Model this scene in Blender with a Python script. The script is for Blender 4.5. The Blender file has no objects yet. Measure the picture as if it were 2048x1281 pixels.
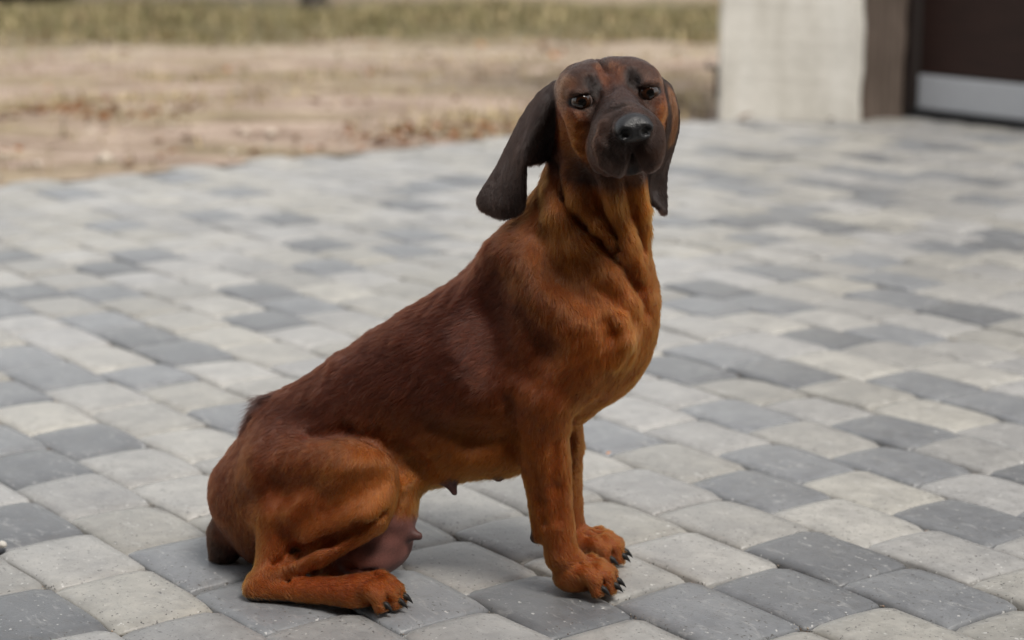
import bpy, bmesh, math, random
import numpy as np
from mathutils import Vector, Matrix

random.seed(7)
rng = np.random.default_rng(7)
scene = bpy.context.scene
col = scene.collection

# ------------------------------------------------------------------ camera
CAM_H = 0.8
PITCH = math.radians(12.4)
FPX = 3982.0                      # focal length in photograph pixels (70 mm on 36 mm)
cam_d = bpy.data.cameras.new('camera')
cam_d.sensor_width = 36.0
cam_d.lens = FPX / 2048.0 * 36.0
cam_d.clip_start = 0.05
cam_d.clip_end = 2000.0
cam = bpy.data.objects.new('camera', cam_d)
cam.location = (0, 0, CAM_H)
cam.rotation_euler = (math.radians(90) - PITCH, 0, 0)
col.objects.link(cam)
scene.camera = cam
cam_d.dof.use_dof = True
cam_d.dof.focus_distance = 2.20
cam_d.dof.aperture_fstop = 3.6
cam_d.dof.aperture_blades = 9

# ------------------------------------------------------------------ light
SUN_ELEV = math.radians(58)
SUN_AZ = math.radians(145)       # measured from +Y towards +X
world = bpy.data.worlds.new('World')
scene.world = world
world.use_nodes = True
wn = world.node_tree.nodes
wl = world.node_tree.links
wn.clear()
sky = wn.new('ShaderNodeTexSky')
sky.sky_type = 'NISHITA'
sky.sun_disc = False
sky.sun_elevation = SUN_ELEV
sky.sun_rotation = SUN_AZ
sky.air_density = 1.6
sky.dust_density = 1.5
sky.ozone_density = 0.6
hsv = wn.new('ShaderNodeHueSaturation')
hsv.inputs['Saturation'].default_value = 0.18      # overcast: a nearly colourless sky
bg = wn.new('ShaderNodeBackground')
bg.inputs['Strength'].default_value = 0.12
wo = wn.new('ShaderNodeOutputWorld')
wl.new(sky.outputs[0], hsv.inputs['Color'])
wl.new(hsv.outputs[0], bg.inputs['Color'])
wl.new(bg.outputs[0], wo.inputs['Surface'])

sun_d = bpy.data.lights.new('sun', 'SUN')
sun_d.energy = 2.2
sun_d.angle = math.radians(18)
sun_d.color = (1.0, 0.95, 0.88)
sun = bpy.data.objects.new('sun', sun_d)
sv = Vector((math.sin(SUN_AZ) * math.cos(SUN_ELEV), math.cos(SUN_AZ) * math.cos(SUN_ELEV), math.sin(SUN_ELEV)))
sun.rotation_euler = sv.to_track_quat('Z', 'Y').to_euler()
sun.location = sv * 20
col.objects.link(sun)

scene.view_settings.view_transform = 'Standard'
scene.view_settings.look = 'None'
scene.view_settings.exposure = 0.64
scene.view_settings.gamma = 1.0
scene.view_settings.use_curve_mapping = False
scene.render.engine = 'CYCLES'
scene.cycles.use_denoising = True
scene.cycles.max_bounces = 8
scene.cycles.transparent_max_bounces = 4
scene.cycles_curves.shape = 'RIBBONS' if hasattr(scene, 'cycles_curves') else 'RIBBONS'

# ------------------------------------------------------------------ helpers
def px_ray(x, y):
    dx = (x - 1024.0) / FPX
    dy = -(y - 640.5) / FPX
    return np.array([dx, math.cos(PITCH) + dy * math.sin(PITCH), -math.sin(PITCH) + dy * math.cos(PITCH)])

def ground_at(x, y, z=0.0):
    d = px_ray(x, y)
    return np.array([0, 0, CAM_H]) + d * ((z - CAM_H) / d[2])

def at_depth(x, y, Y):
    d = px_ray(x, y)
    return np.array([0, 0, CAM_H]) + d * (Y / d[1])

def project(p):
    p = np.asarray(p, float)
    q = p - np.array([0, 0, CAM_H])
    zc = q[..., 1] * math.cos(PITCH) - q[..., 2] * math.sin(PITCH)
    up = q[..., 1] * math.sin(PITCH) + q[..., 2] * math.cos(PITCH)
    return 1024 + FPX * q[..., 0] / zc, 640.5 - FPX * up / zc

def tag(o, label=None, cat=None, group=None, kind=None):
    if label: o['label'] = label
    if cat: o['category'] = cat
    if group: o['group'] = group
    if kind: o['kind'] = kind
    return o

def link(name, me, mat=None, parent=None, smooth=False):
    if mat is not None and not me.materials:
        me.materials.append(mat)
    if smooth:
        me.polygons.foreach_set('use_smooth', np.ones(len(me.polygons), bool))
    o = bpy.data.objects.new(name, me)
    col.objects.link(o)
    if parent is not None:
        o.parent = parent
    return o

def mesh_np(name, verts, faces):
    """numpy verts (n,3), faces (m,k) of one arity, or a list of those"""
    me = bpy.data.meshes.new(name)
    fl = faces if isinstance(faces, list) else [faces]
    fl = [np.asarray(f, np.int32) for f in fl if len(f)]
    nv = len(verts)
    me.vertices.add(nv)
    me.vertices.foreach_set('co', np.asarray(verts, np.float32).ravel())
    loops = np.concatenate([f.ravel() for f in fl])
    me.loops.add(len(loops))
    me.loops.foreach_set('vertex_index', loops)
    totals = np.concatenate([np.full(len(f), f.shape[1], np.int32) for f in fl])
    starts = np.concatenate([[0], np.cumsum(totals)[:-1]]).astype(np.int32)
    me.polygons.add(len(totals))
    me.polygons.foreach_set('loop_start', starts)
    me.polygons.foreach_set('loop_total', totals)
    me.update(calc_edges=True)
    return me

def set_color(me, name, rgb, domain='POINT'):
    a = me.attributes.new(name, 'FLOAT_COLOR', domain)
    c = np.ones((len(rgb), 4), np.float32)
    c[:, :3] = rgb
    a.data.foreach_set('color', c.ravel())

def set_float(me, name, v, domain='POINT'):
    a = me.attributes.new(name, 'FLOAT', domain)
    a.data.foreach_set('value', np.asarray(v, np.float32))

def box_mesh(name, sx, sy, sz, bevel=0.0, segs=2, z0=0.0):
    bm = bmesh.new()
    bmesh.ops.create_cube(bm, size=1.0)
    bmesh.ops.scale(bm, vec=(sx, sy, sz), verts=bm.verts)
    bmesh.ops.translate(bm, vec=(0, 0, sz / 2 + z0), verts=bm.verts)
    if bevel:
        bmesh.ops.bevel(bm, geom=bm.edges[:], offset=bevel, segments=segs, profile=0.5, affect='EDGES')
    me = bpy.data.meshes.new(name)
    bm.to_mesh(me); bm.free()
    return me

class NT:
    """small node-tree helper"""
    def __init__(self, name):
        self.m = bpy.data.materials.new(name)
        self.m.use_nodes = True
        self.t = self.m.node_tree
        self.t.nodes.clear()
        self.out = self.n('ShaderNodeOutputMaterial')
    def n(self, kind, **kw):
        nd = self.t.nodes.new(kind)
        for k, v in kw.items():
            setattr(nd, k, v)
        return nd
    def l(self, a, b):
        self.t.links.new(a, b)
    def coord(self, kind='Object'):
        return self.n('ShaderNodeTexCoord').outputs[kind]
    def pos(self):
        return self.n('ShaderNodeNewGeometry').outputs['Position']
    def noise(self, vec, scale, detail=4, rough=0.55, dist=0.0, out='Fac'):
        nd = self.n('ShaderNodeTexNoise')
        nd.inputs['Scale'].default_value = scale
        nd.inputs['Detail'].default_value = detail
        nd.inputs['Roughness'].default_value = rough
        nd.inputs['Distortion'].default_value = dist
        self.l(vec, nd.inputs['Vector'])
        return nd.outputs[out]
    def scale(self, vec, s):
        nd = self.n('ShaderNodeMapping')
        nd.inputs['Scale'].default_value = s
        self.l(vec, nd.inputs['Vector'])
        return nd.outputs[0]
    def ramp(self, fac, stops, interp='LINEAR'):
        nd = self.n('ShaderNodeValToRGB')
        nd.color_ramp.interpolation = interp
        els = nd.color_ramp.elements
        while len(els) > 1:
            els.remove(els[-1])
        for i, (p, c) in enumerate(stops):
            e = els[0] if i == 0 else els.new(p)
            e.position = p
            e.color = (*c, 1) if len(c) == 3 else c
        self.l(fac, nd.inputs[0])
        return nd.outputs[0]
    def mix(self, fac, a, b, blend='MIX'):
        nd = self.n('ShaderNodeMix', data_type='RGBA', blend_type=blend)
        for sock, v in ((nd.inputs[0], fac), (nd.inputs[6], a), (nd.inputs[7], b)):
            if isinstance(v, (int, float)):
                sock.default_value = v
            elif isinstance(v, tuple):
                sock.default_value = (*v, 1) if len(v) == 3 else v
            else:
                self.l(v, sock)
        return nd.outputs[2]
    def math(self, op, a, b=None, clamp=False):
        nd = self.n('ShaderNodeMath', operation=op, use_clamp=clamp)
        for i, v in enumerate((a, b)):
            if v is None: continue
            if isinstance(v, (int, float)):
                nd.inputs[i].default_value = v
            else:
                self.l(v, nd.inputs[i])
        return nd.outputs[0]
    def bump(self, h, strength=0.3, dist=0.002, normal=None):
        nd = self.n('ShaderNodeBump')
        nd.inputs['Strength'].default_value = strength
        nd.inputs['Distance'].default_value = dist
        self.l(h, nd.inputs['Height'])
        if normal is not None:
            self.l(normal, nd.inputs['Normal'])
        return nd.outputs[0]
    def bsdf(self, color=None, rough=0.6, normal=None, spec=0.5, metal=0.0, **kw):
        nd = self.n('ShaderNodeBsdfPrincipled')
        for key, v in (('Base Color', color), ('Roughness', rough), ('Normal', normal),
                       ('Specular IOR Level', spec), ('Metallic', metal), *kw.items()):
            if v is None: continue
            s = nd.inputs[key]
            if isinstance(v, (int, float)):
                s.default_value = v
            elif isinstance(v, tuple):
                s.default_value = (*v, 1) if len(v) == 3 and s.type == 'RGBA' else v
            else:
                self.l(v, s)
        self.l(nd.outputs[0], self.out.inputs['Surface'])
        return nd

# directions of the paving grid (along the rows, across the rows)
TH = math.radians(-36.75)
UV_U = np.array([math.sin(TH), math.cos(TH)])
UV_V = np.array([math.cos(TH), -math.sin(TH)])
def uv_xy(u, v):
    return UV_U * u + UV_V * v

# ------------------------------------------------------------------ materials of the setting
def paver_material(name, use_object):
    t = NT(name)
    if use_object:
        info = t.n('ShaderNodeObjectInfo')
        base = info.outputs['Color']
        rnd = info.outputs['Random']
        oc = t.coord('Object')
        vm = t.n('ShaderNodeVectorMath', operation='ADD')
        comb = t.n('ShaderNodeCombineXYZ')
        t.l(t.math('MULTIPLY', rnd, 37.0), comb.inputs[0])
        t.l(t.math('MULTIPLY', rnd, 91.0), comb.inputs[1])
        t.l(oc, vm.inputs[0]); t.l(comb.outputs[0], vm.inputs[1])
        vec = vm.outputs[0]
    else:
        base = t.n('ShaderNodeVertexColor', layer_name='tint').outputs[0]
        vec = t.pos()
    big = t.noise(vec, 14, 3, 0.6)
    mid = t.noise(vec, 55, 5, 0.65, 0.4)
    fine = t.noise(vec, 420, 3, 0.6)
    c = t.mix(1.0, base, t.ramp(big, [(0.25, (0.78, 0.78, 0.79)), (0.75, (1.14, 1.13, 1.11))]), 'MULTIPLY')
    c = t.mix(1.0, c, t.ramp(mid, [(0.3, (0.86, 0.86, 0.86)), (0.7, (1.12, 1.12, 1.12))]), 'MULTIPLY')
    # pale lime bloom in patches and streaks, and small pale specks
    st = t.noise(t.scale(vec, (30, 75, 30)), 1.0, 5, 0.7, 0.8)
    c = t.mix(t.ramp(st, [(0.56, (0, 0, 0)), (0.78, (0.55, 0.55, 0.55))]), c, (0.50, 0.49, 0.47))
    sp = t.noise(vec, 130, 2, 0.5)
    c = t.mix(t.ramp(sp, [(0.69, (0, 0, 0)), (0.73, (0.7, 0.7, 0.7))]), c, (0.62, 0.61, 0.58))
    pits = t.noise(vec, 240, 2, 0.5)
    pit = t.ramp(pits, [(0.30, (1, 1, 1)), (0.36, (0, 0, 0))])
    c = t.mix(pit, c, (0.09, 0.085, 0.08))
    dirt = t.noise(vec, 26, 6, 0.7, 1.2)
    c = t.mix(t.ramp(dirt, [(0.52, (0, 0, 0)), (0.75, (0.42, 0.42, 0.42))]), c, (0.13, 0.122, 0.112))
    h = t.math('ADD', t.math('MULTIPLY', mid, 0.6), t.math('MULTIPLY', fine, 0.5))
    h = t.math('SUBTRACT', h, t.math('MULTIPLY', pit, 0.5))
    nrm = t.bump(h, 0.5, 0.0012)
    ro = t.ramp(mid, [(0.3, (0.36, 0.36, 0.36)), (0.7, (0.50, 0.50, 0.50))])
    t.bsdf(c, ro, nrm, 0.5, **{'Sheen Weight': 0.30, 'Sheen Roughness': 0.35})
    return t.m

M_paver = paver_material('concrete_paver', True)
M_paver_far = paver_material('concrete_paver_distance', False)

def sand_material():
    t = NT('joint_sand')
    p = t.pos()
    n = t.noise(p, 300, 4, 0.7)
    n2 = t.noise(p, 9, 3)
    c = t.mix(n2, (0.07, 0.060, 0.050), (0.15, 0.128, 0.105))
    c = t.mix(1.0, c, t.ramp(n, [(0.3, (0.6, 0.6, 0.6)), (0.7, (1.25, 1.25, 1.25))]), 'MULTIPLY')
    t.bsdf(c, 0.95, t.bump(n, 0.9, 0.003), 0.2)
    return t.m
M_sand = sand_material()

def field_material():
    t = NT('dry_field')
    p = t.pos()
    sep = t.n('ShaderNodeSeparateXYZ'); t.l(p, sep.inputs[0])
    flat = t.scale(p, (0.7, 2.0, 1.0))
    a = t.noise(flat, 1.3, 6, 0.62, 0.3)
    b = t.noise(t.scale(p, (1.0, 2.2, 1.0)), 3.4, 6, 0.65, 0.2)
    f = t.noise(p, 60, 4, 0.7)
    b = t.ramp(b, [(0.32, (0, 0, 0)), (0.68, (1, 1, 1))])
    dirt = t.mix(b, (0.235, 0.165, 0.12), (0.58, 0.455, 0.37))
    straw = t.mix(b, (0.19, 0.145, 0.088), (0.48, 0.385, 0.262))
    c = t.mix(t.ramp(a, [(0.46, (0, 0, 0)), (0.60, (1, 1, 1))]), dirt, straw)
    green = t.mix(b, (0.10, 0.092, 0.045), (0.22, 0.19, 0.095))
    # a grassy bank beyond the worn track
    vv = t.n('ShaderNodeVectorMath', operation='DOT_PRODUCT')
    t.l(p, vv.inputs[0]); vv.inputs[1].default_value = (-0.03, 1.0, 0.0)
    dist = t.math('ADD', vv.outputs['Value'], t.math('MULTIPLY', t.math('SUBTRACT', a, 0.5), 2.4))
    bank = t.ramp(t.math('DIVIDE', dist, 20.0), [(0.0, (0, 0, 0)), (0.495, (0, 0, 0)), (0.545, (0.85, 0.85, 0.85)), (0.64, (0.95, 0.95, 0.95)), (0.67, (0.25, 0.25, 0.25)), (1.0, (0.4, 0.4, 0.4))])
    c = t.mix(bank, c, green)
    track = t.ramp(t.math('DIVIDE', dist, 20.0), [(0.0, (0, 0, 0)), (0.475, (0, 0, 0)), (0.485, (0.7, 0.7, 0.7)), (0.50, (0.7, 0.7, 0.7)), (0.512, (0, 0, 0))])
    c = t.mix(track, c, (0.47, 0.385, 0.30))
    c = t.mix(1.0, c, t.ramp(f, [(0.3, (0.62, 0.62, 0.62)), (0.7, (1.2, 1.2, 1.2))]), 'MULTIPLY')
    t.bsdf(c, 0.95, t.bump(f, 0.8, 0.02), 0.15)
    return t.m
M_field = field_material()

def plaster_material():
    t = NT('whitewashed_concrete')
    p = t.coord('Object')
    v = t.noise(t.scale(p, (9, 9, 0.8)), 1.0, 5, 0.6, 0.5)
    n = t.noise(p, 40, 5, 0.65)
    c = t.ramp(v, [(0.25, (0.50, 0.47, 0.41)), (0.5, (0.66, 0.63, 0.57)), (0.75, (0.74, 0.72, 0.67))])
    c = t.mix(1.0, c, t.ramp(n, [(0.3, (0.88, 0.88, 0.87)), (0.7, (1.05, 1.05, 1.05))]), 'MULTIPLY')
    t.bsdf(c, 0.85, t.bump(n, 0.5, 0.006), 0.3)
    return t.m
M_plaster = plaster_material()

def wood_material(name, dark, light, along=(14, 14, 0.9), rough=0.75):
    t = NT(name)
    p = t.coord('Object')
    w = t.noise(t.scale(p, along), 2.2, 6, 0.65, 0.6)
    w2 = t.noise(t.scale(p, tuple(a * 4 for a in along)), 2.0, 4, 0.6)
    c = t.mix(w, dark, light)
    c = t.mix(1.0, c, t.ramp(w2, [(0.3, (0.6, 0.6, 0.6)), (0.65, (1.15, 1.15, 1.15))]), 'MULTIPLY')
    t.bsdf(c, rough, t.bump(w, 0.5, 0.004), 0.3)
    return t.m
M_post = wood_material('weathered_post_wood', (0.020, 0.013, 0.009), (0.235, 0.18, 0.145))
M_door = wood_material('brown_door_panel', (0.018, 0.0075, 0.006), (0.040, 0.017, 0.012), (0.9, 9, 14), 0.55)
def plain(name, c, rough=0.6, spec=0.4, metal=0.0, amt=0.12, scale=40):
    t = NT(name)
    p = t.coord('Object')
    n = t.noise(p, scale, 4, 0.6)
    lo = tuple(x * (1 - amt) for x in c); hi = tuple(min(1, x * (1 + amt)) for x in c)
    t.bsdf(t.mix(n, lo, hi), rough, t.bump(n, 0.2, 0.002), spec, metal)
    return t.m
M_strip = plain('grey_painted_metal', (0.47, 0.485, 0.51), 0.45)
M_rubber = plain('black_rubber', (0.016, 0.016, 0.017), 0.8)
M_frame = plain('dark_brown_steel', (0.022, 0.014, 0.012), 0.5)
M_bark = wood_material('bark', (0.020, 0.016, 0.013), (0.075, 0.06, 0.048), (18, 18, 2))

# ================================================================== ground
def ground_sheet():
    xs = np.concatenate([[-600, -200, -60, -20, -10], np.arange(-7, 7.01, 0.14), [10, 20, 60, 200, 600]])
    ys = np.concatenate([[-600, -100, -20, -5, 0, 2], np.arange(3, 18.01, 0.12), [20, 25, 40, 80, 200, 900]])
    X, Y = np.meshgrid(xs, ys, indexing='ij')
    u = X * UV_U[0] + Y * UV_U[1]
    v = X * UV_V[0] + Y * UV_V[1]
    beyond = np.clip((u - 5.4) / 0.5, 0, 1)
    Z = (-0.028 + beyond * (0.016 * np.sin(X * 3.1 + 1.7 * np.sin(Y * 1.3)) * np.sin(Y * 2.3 + X)
         + 0.012 * np.sin(X * 7.7 + Y * 3) * np.sin(Y * 6.1 - X * 2.2) + 0.012))
    far = np.clip((Y - 10.6) / 1.5, 0, 1)
    Z = Z + far * 0.05
    verts = np.stack([X, Y, Z], -1).reshape(-1, 3)
    nx, ny = len(xs), len(ys)
    i, j = np.meshgrid(np.arange(nx - 1), np.arange(ny - 1), indexing='ij')
    a = (i * ny + j).ravel()
    faces = np.stack([a, a + ny, a + ny + 1, a + 1], 1)
    return mesh_np('ground', verts, faces)
ground = link('ground', ground_sheet(), M_field, smooth=True)
tag(ground, 'bare sandy ground with worn dry grass beyond the paving', kind='structure')

# ================================================================== paving
ROW = 0.1548 * CAM_H
V0 = 1.108 * CAM_H
LEN = 0.209 * CAM_H
EDGE_U = 6.43 * CAM_H            # the paving stops here, the ground begins
DOOR_V = 6.62 * CAM_H            # the line of the garage door
ANCHOR = {0: 2.394, 1: 3.103, 2: 3.205, 3: 3.694, 5: 2.256, 6: 1.72, 7: 2.237, 8: 1.912, 9: 2.62, 11: 2.81, 13: 3.41, 14: 2.92}
DARK = [(80,710),(130,750),(50,790),(190,865),(60,935),(70,1040),(340,1110),(240,650),(330,680),(400,715),(320,750),
 (180,590),(110,590),(260,590),(330,515),(210,520),(30,625),(560,650),(530,590),(630,615),(650,525),(660,495),(780,500),(770,460),
 (470,1190),(880,1190),(435,830),(80,1250),(1180,1240),(1420,1255),(1580,1180),(1830,1170),(1620,1090),(1940,1040),(1510,980),
 (1560,915),(1780,920),(1820,860),(1460,825),(1250,870),(1560,745),(1430,705),(1300,720),(1640,665),(1800,665),(1860,775),(2010,770),
 (2000,820),(1540,600),(1390,605),(1440,580),(1850,600),(2000,625),(1600,545),(1800,520),(1870,490),(1750,540),(1480,450),(1530,430),
 (1450,470),(1700,455),(1950,465),(1990,490),(1360,440),(1500,385),(1440,365),(1950,355),(1850,350),(2000,400),
 (1544,256),(1701,249),(1472,295),(1511,305),(1639,285),(1833,282),(1806,292),(1931,292),(1964,279),(1692,307),(1413,338),(1495,357),
 (1482,377),(1669,333),(1705,364),(1692,374),(1806,354),(1938,354),(1997,397),(2036,321),(1757,407),(1528,413),(156,386),(341,351),
 (449,381),(781,376),(781,405),(927,361),(590,440),(430,435),(220,455),(40,505),(810,400),(870,355),(20,860),(2030,1090),(1990,1165)]
DARK_XY = np.array([ground_at(*p)[:2] for p in DARK])
DARK_UV = np.stack([DARK_XY @ UV_U, DARK_XY @ UV_V], 1)

def paver_mesh(name, length, width, seed):
    """a tumbled concrete paver: domed top, soft worn edges, short sides"""
    r = np.random.default_rng(seed)
    nx, ny = 8, 7
    gx = np.array([-1, -0.965, -0.78, -0.3, 0.3, 0.78, 0.965, 1.0])
    gy = np.array([-1, -0.955, -0.74, 0, 0.74, 0.955, 1.0])
    X, Y = np.meshgrid(gx, gy, indexing='ij')
    hl, hw = length / 2, width / 2
    ph = r.uniform(0, 6.28, 8)
    wob = 0.0009
    Xw = X * hl + wob * np.sin(Y * 3.1 + ph[0]) * np.abs(X) + 0.0008 * np.sin(Y * 7 + ph[4])
    Yw = Y * hw + wob * np.sin(X * 3.4 + ph[1]) * np.abs(Y) + 0.0008 * np.sin(X * 8 + ph[5])
    # rounded corners
    corner = (np.abs(X) > 0.9) & (np.abs(Y) > 0.9)
    cut = r.uniform(0.0005, 0.0030, X.shape)
    Xw = np.where(corner, Xw - np.sign(X) * cut, Xw)
    Yw = np.where(corner, Yw - np.sign(Y) * cut, Yw)
    ex = np.abs(X); ey = np.abs(Y)
    prof = lambda e: np.interp(e, [0, 0.3, 0.76, 0.955, 1.0], [0, -0.0002, -0.0010, -0.0026, -0.0068])
    Z = prof(ex) + prof(ey)
    Z = np.maximum(Z, -0.0095) + 0.0010 * np.sin(X * 2 + ph[2]) * np.cos(Y * 2 + ph[3])
    Z += r.normal(0, 0.0004, Z.shape)
    top = np.stack([Xw, Yw, Z], -1).reshape(-1, 3)
    idx = np.arange(nx * ny).reshape(nx, ny)
    q = [(idx[i, j], idx[i + 1, j], idx[i + 1, j + 1], idx[i, j + 1]) for i in range(nx - 1) for j in range(ny - 1)]
    ring = [idx[i, 0] for i in range(nx)] + [idx[nx - 1, j] for j in range(1, ny)] + [idx[i, ny - 1] for i in range(nx - 2, -1, -1)] + [idx[0, j] for j in range(ny - 2, 0, -1)]
    low = top[ring].copy(); low[:, 2] = -0.04
    base = len(top)
    n = len(ring)
    for k in range(n):
        k2 = (k + 1) % n
        q.append((ring[k2], ring[k], base + k, base + k2))
    return np.concatenate([top, low]), np.array(q)

paving = bpy.data.objects.new('paving', None)
col.objects.link(paving)
tag(paving, 'courtyard paving of tumbled light and dark grey concrete blocks', kind='structure')

LENGTHS = [LEN * s for s in (0.88, 1.0, 1.12)]
VARIANTS = []
for li, L_ in enumerate(LENGTHS):
    for sd in range(4):
        vv, ff = paver_mesh('paver', L_ - 0.0010, ROW - 0.0010, 10 * li + sd)
        VARIANTS.append((li, vv, ff, None))
MESHES = [None] * len(VARIANTS)

bricks = []
r2 = np.random.default_rng(21)
for k in range(-9, 42):
    vlo = V0 + k * ROW
    if vlo + ROW > DOOR_V + 0.002 and vlo > DOOR_V:
        break
    a0 = ANCHOR.get(k)
    start = a0 * CAM_H if a0 is not None else r2.uniform(0, LEN)
    start -= math.ceil((start + 1.0) / LEN) * LEN
    u = start
    near_exact = a0 is not None
    while u < EDGE_U - 0.04:
        li = 1 if near_exact else int(r2.integers(0, 3))
        L_ = LENGTHS[li]
        uc, vc = u + L_ / 2, vlo + ROW / 2
        u += L_
        if uc + L_ / 2 > EDGE_U + 0.06:
            break
        xy = uv_xy(uc, vc)
        if xy[1] < 1.35 or abs(xy[0]) > 0.75 + 0.36 * xy[1]:
            continue
        px, py = project(np.array([xy[0], xy[1], 0.0]))
        inframe = -40 < px < 2090 and 200 < py < 1330
        hit = np.any((np.abs(DARK_UV[:, 0] - uc) < L_ * 0.5) & (np.abs(DARK_UV[:, 1] - vc) < ROW * 0.5))
        dark = bool(hit) if inframe else r2.random() < 0.3
        bricks.append((uc, vc, li, dark, px, py, inframe))

def tint(dark):
    if dark:
        g = r2.uniform(0.135, 0.225)
        return (g * 0.97, g * 1.0, g * 1.045)
    g = r2.uniform(0.26, 0.37)
    w = r2.uniform(-0.02, 0.035)
    return (g * (1.025 + w), g * (0.998 + w * 0.5), g * (0.945 - w))

bricks.sort(key=lambda b: (not b[6], -b[5]))
ang = math.atan2(UV_U[1], UV_U[0])
far_v, far_f, far_c, nfar = [], [], [], 0
for n_, (uc, vc, li, dark, px, py, inf) in enumerate(bricks):
    xy = uv_xy(uc, vc)
    vi = li * 4 + int(r2.integers(0, 4))
    flip = math.pi if r2.random() < 0.5 else 0.0
    rot = Matrix.Rotation(ang + flip + r2.normal(0, 0.006), 4, 'Z') @ Matrix.Rotation(r2.normal(0, 0.012), 4, 'X') @ Matrix.Rotation(r2.normal(0, 0.010), 4, 'Y')
    z = r2.normal(-0.0012, 0.0014)
    c = tint(dark)
    if n_ < 300:
        if MESHES[vi] is None:
            MESHES[vi] = mesh_np('paver', VARIANTS[vi][1], VARIANTS[vi][2])
            MESHES[vi].materials.append(M_paver)
            MESHES[vi].polygons.foreach_set('use_smooth', np.ones(len(MESHES[vi].polygons), bool))
        o = bpy.data.objects.new('paver', MESHES[vi])
        col.objects.link(o)
        o.parent = paving
        o.matrix_world = Matrix.Translation((xy[0], xy[1], z)) @ rot
        o.color = (*c, 1)
    else:
        R = np.array(rot.to_3x3())
        vv = VARIANTS[vi][1] @ R.T + np.array([xy[0], xy[1], z])
        far_v.append(vv); far_f.append(VARIANTS[vi][2] + nfar); nfar += len(vv)
        far_c.append(np.tile(np.array(c), (len(vv), 1)))
me = mesh_np('distant_pavers', np.concatenate(far_v), np.concatenate(far_f))
set_color(me, 'tint', np.concatenate(far_c))
fp = link('distant_pavers', me, M_paver_far, paving, smooth=True)
fp['kind'] = 'stuff'
print('pavers', len(bricks))

# sand bed the blocks lie in
cs = [uv_xy(-1.2, -0.6), uv_xy(EDGE_U + 0.03, -0.6), uv_xy(EDGE_U + 0.03, DOOR_V + 0.3), uv_xy(-1.2, DOOR_V + 0.3)]
N = 40
sv_, sf_ = [], []
for i in range(N + 1):
    for j in range(N + 1):
        a, b = i / N, j / N
        p = (1 - a) * (1 - b) * cs[0] + a * (1 - b) * cs[1] + a * b * cs[2] + (1 - a) * b * cs[3]
        sv_.append((p[0], p[1], -0.0130 + r2.normal(0, 0.0008)))
for i in range(N):
    for j in range(N):
        sf_.append((i * (N + 1) + j, (i + 1) * (N + 1) + j, (i + 1) * (N + 1) + j + 1, i * (N + 1) + j + 1))
bed = link('sand_bed', mesh_np('sand_bed', np.array(sv_), np.array(sf_)), M_sand, paving, smooth=True)

# ---- small scattered meshes
OCT_V = np.array([(1, 0, 0), (-1, 0, 0), (0, 1, 0), (0, -1, 0), (0, 0, 1), (0, 0, -1)], float)
OCT_F = np.array([(0, 2, 4), (2, 1, 4), (1, 3, 4), (3, 0, 4), (2, 0, 5), (1, 2, 5), (3, 1, 5), (0, 3, 5)])
def scatter_stones(points, sizes, seed, flat=0.7):
    r = np.random.default_rng(seed)
    V, F = [], []
    for i, (p, s) in enumerate(zip(points, sizes)):
        a = r.uniform(0, 6.28)
        R = np.array([[math.cos(a), -math.sin(a), 0], [math.sin(a), math.cos(a), 0], [0, 0, 1]])
        v = OCT_V * (s * r.uniform(0.6, 1.3, (6, 1))) * np.array([1, 1, flat])
        V.append(v @ R.T + p); F.append(OCT_F + 6 * i)
    return np.concatenate(V), np.concatenate(F)

def attr_material(name, rough=0.9, layer='tint', amt=0.25, scale=200, spec=0.3, trans=0.0):
    t = NT(name)
    base = t.n('ShaderNodeVertexColor', layer_name=layer).outputs[0]
    n = t.noise(t.pos(), scale, 3, 0.6)
    c = t.mix(1.0, base, t.ramp(n, [(0.3, (1 - amt,) * 3), (0.7, (1 + amt,) * 3)]), 'MULTIPLY')
    t.bsdf(c, rough, None, spec)
    return t.m
M_grit = attr_material('grit')
M_blade = attr_material('dry_blade', scale=30)

# grit gathered in the joints where blocks meet
gp, gs, gc = [], [], []
for (uc, vc, li, dark, px, py, inf) in bricks:
    if not inf or py < 560: continue
    L_ = LENGTHS[li]
    for _ in range(int(r2.poisson(11))):
        if r2.random() < 0.55:
            uu = uc + L_ / 2 + r2.normal(0, 0.006); vv_ = vc + ROW / 2 + r2.normal(0, 0.0035)
        elif r2.random() < 0.6:
            uu = uc + r2.uniform(-0.5, 0.5) * L_; vv_ = vc + ROW / 2 + r2.normal(0, 0.003)
        else:
            uu = uc + L_ / 2 + r2.normal(0, 0.003); vv_ = vc + r2.uniform(-0.5, 0.5) * ROW
        p = uv_xy(uu, vv_)
        s = abs(r2.normal(0.0008, 0.0004)) + 0.0004
        gp.append((p[0], p[1], -0.0105 + s)); gs.append(s)
        b = r2.uniform(0.5, 1.2)
        gc.append(np.array([(0.30, 0.26, 0.21), (0.42, 0.39, 0.34), (0.16, 0.11, 0.08), (0.45, 0.32, 0.24)][int(r2.integers(0, 4))]) * b)
vv, ff = scatter_stones(np.array(gp), gs, 5)
me = mesh_np('joint_grit', vv, ff)
set_color(me, 'tint', np.repeat(np.array(gc), 6, 0))
grit = link('joint_grit', me, M_grit)
tag(grit, 'coarse sand and grit lying in the paving joints', 'grit', kind='stuff')

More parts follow.
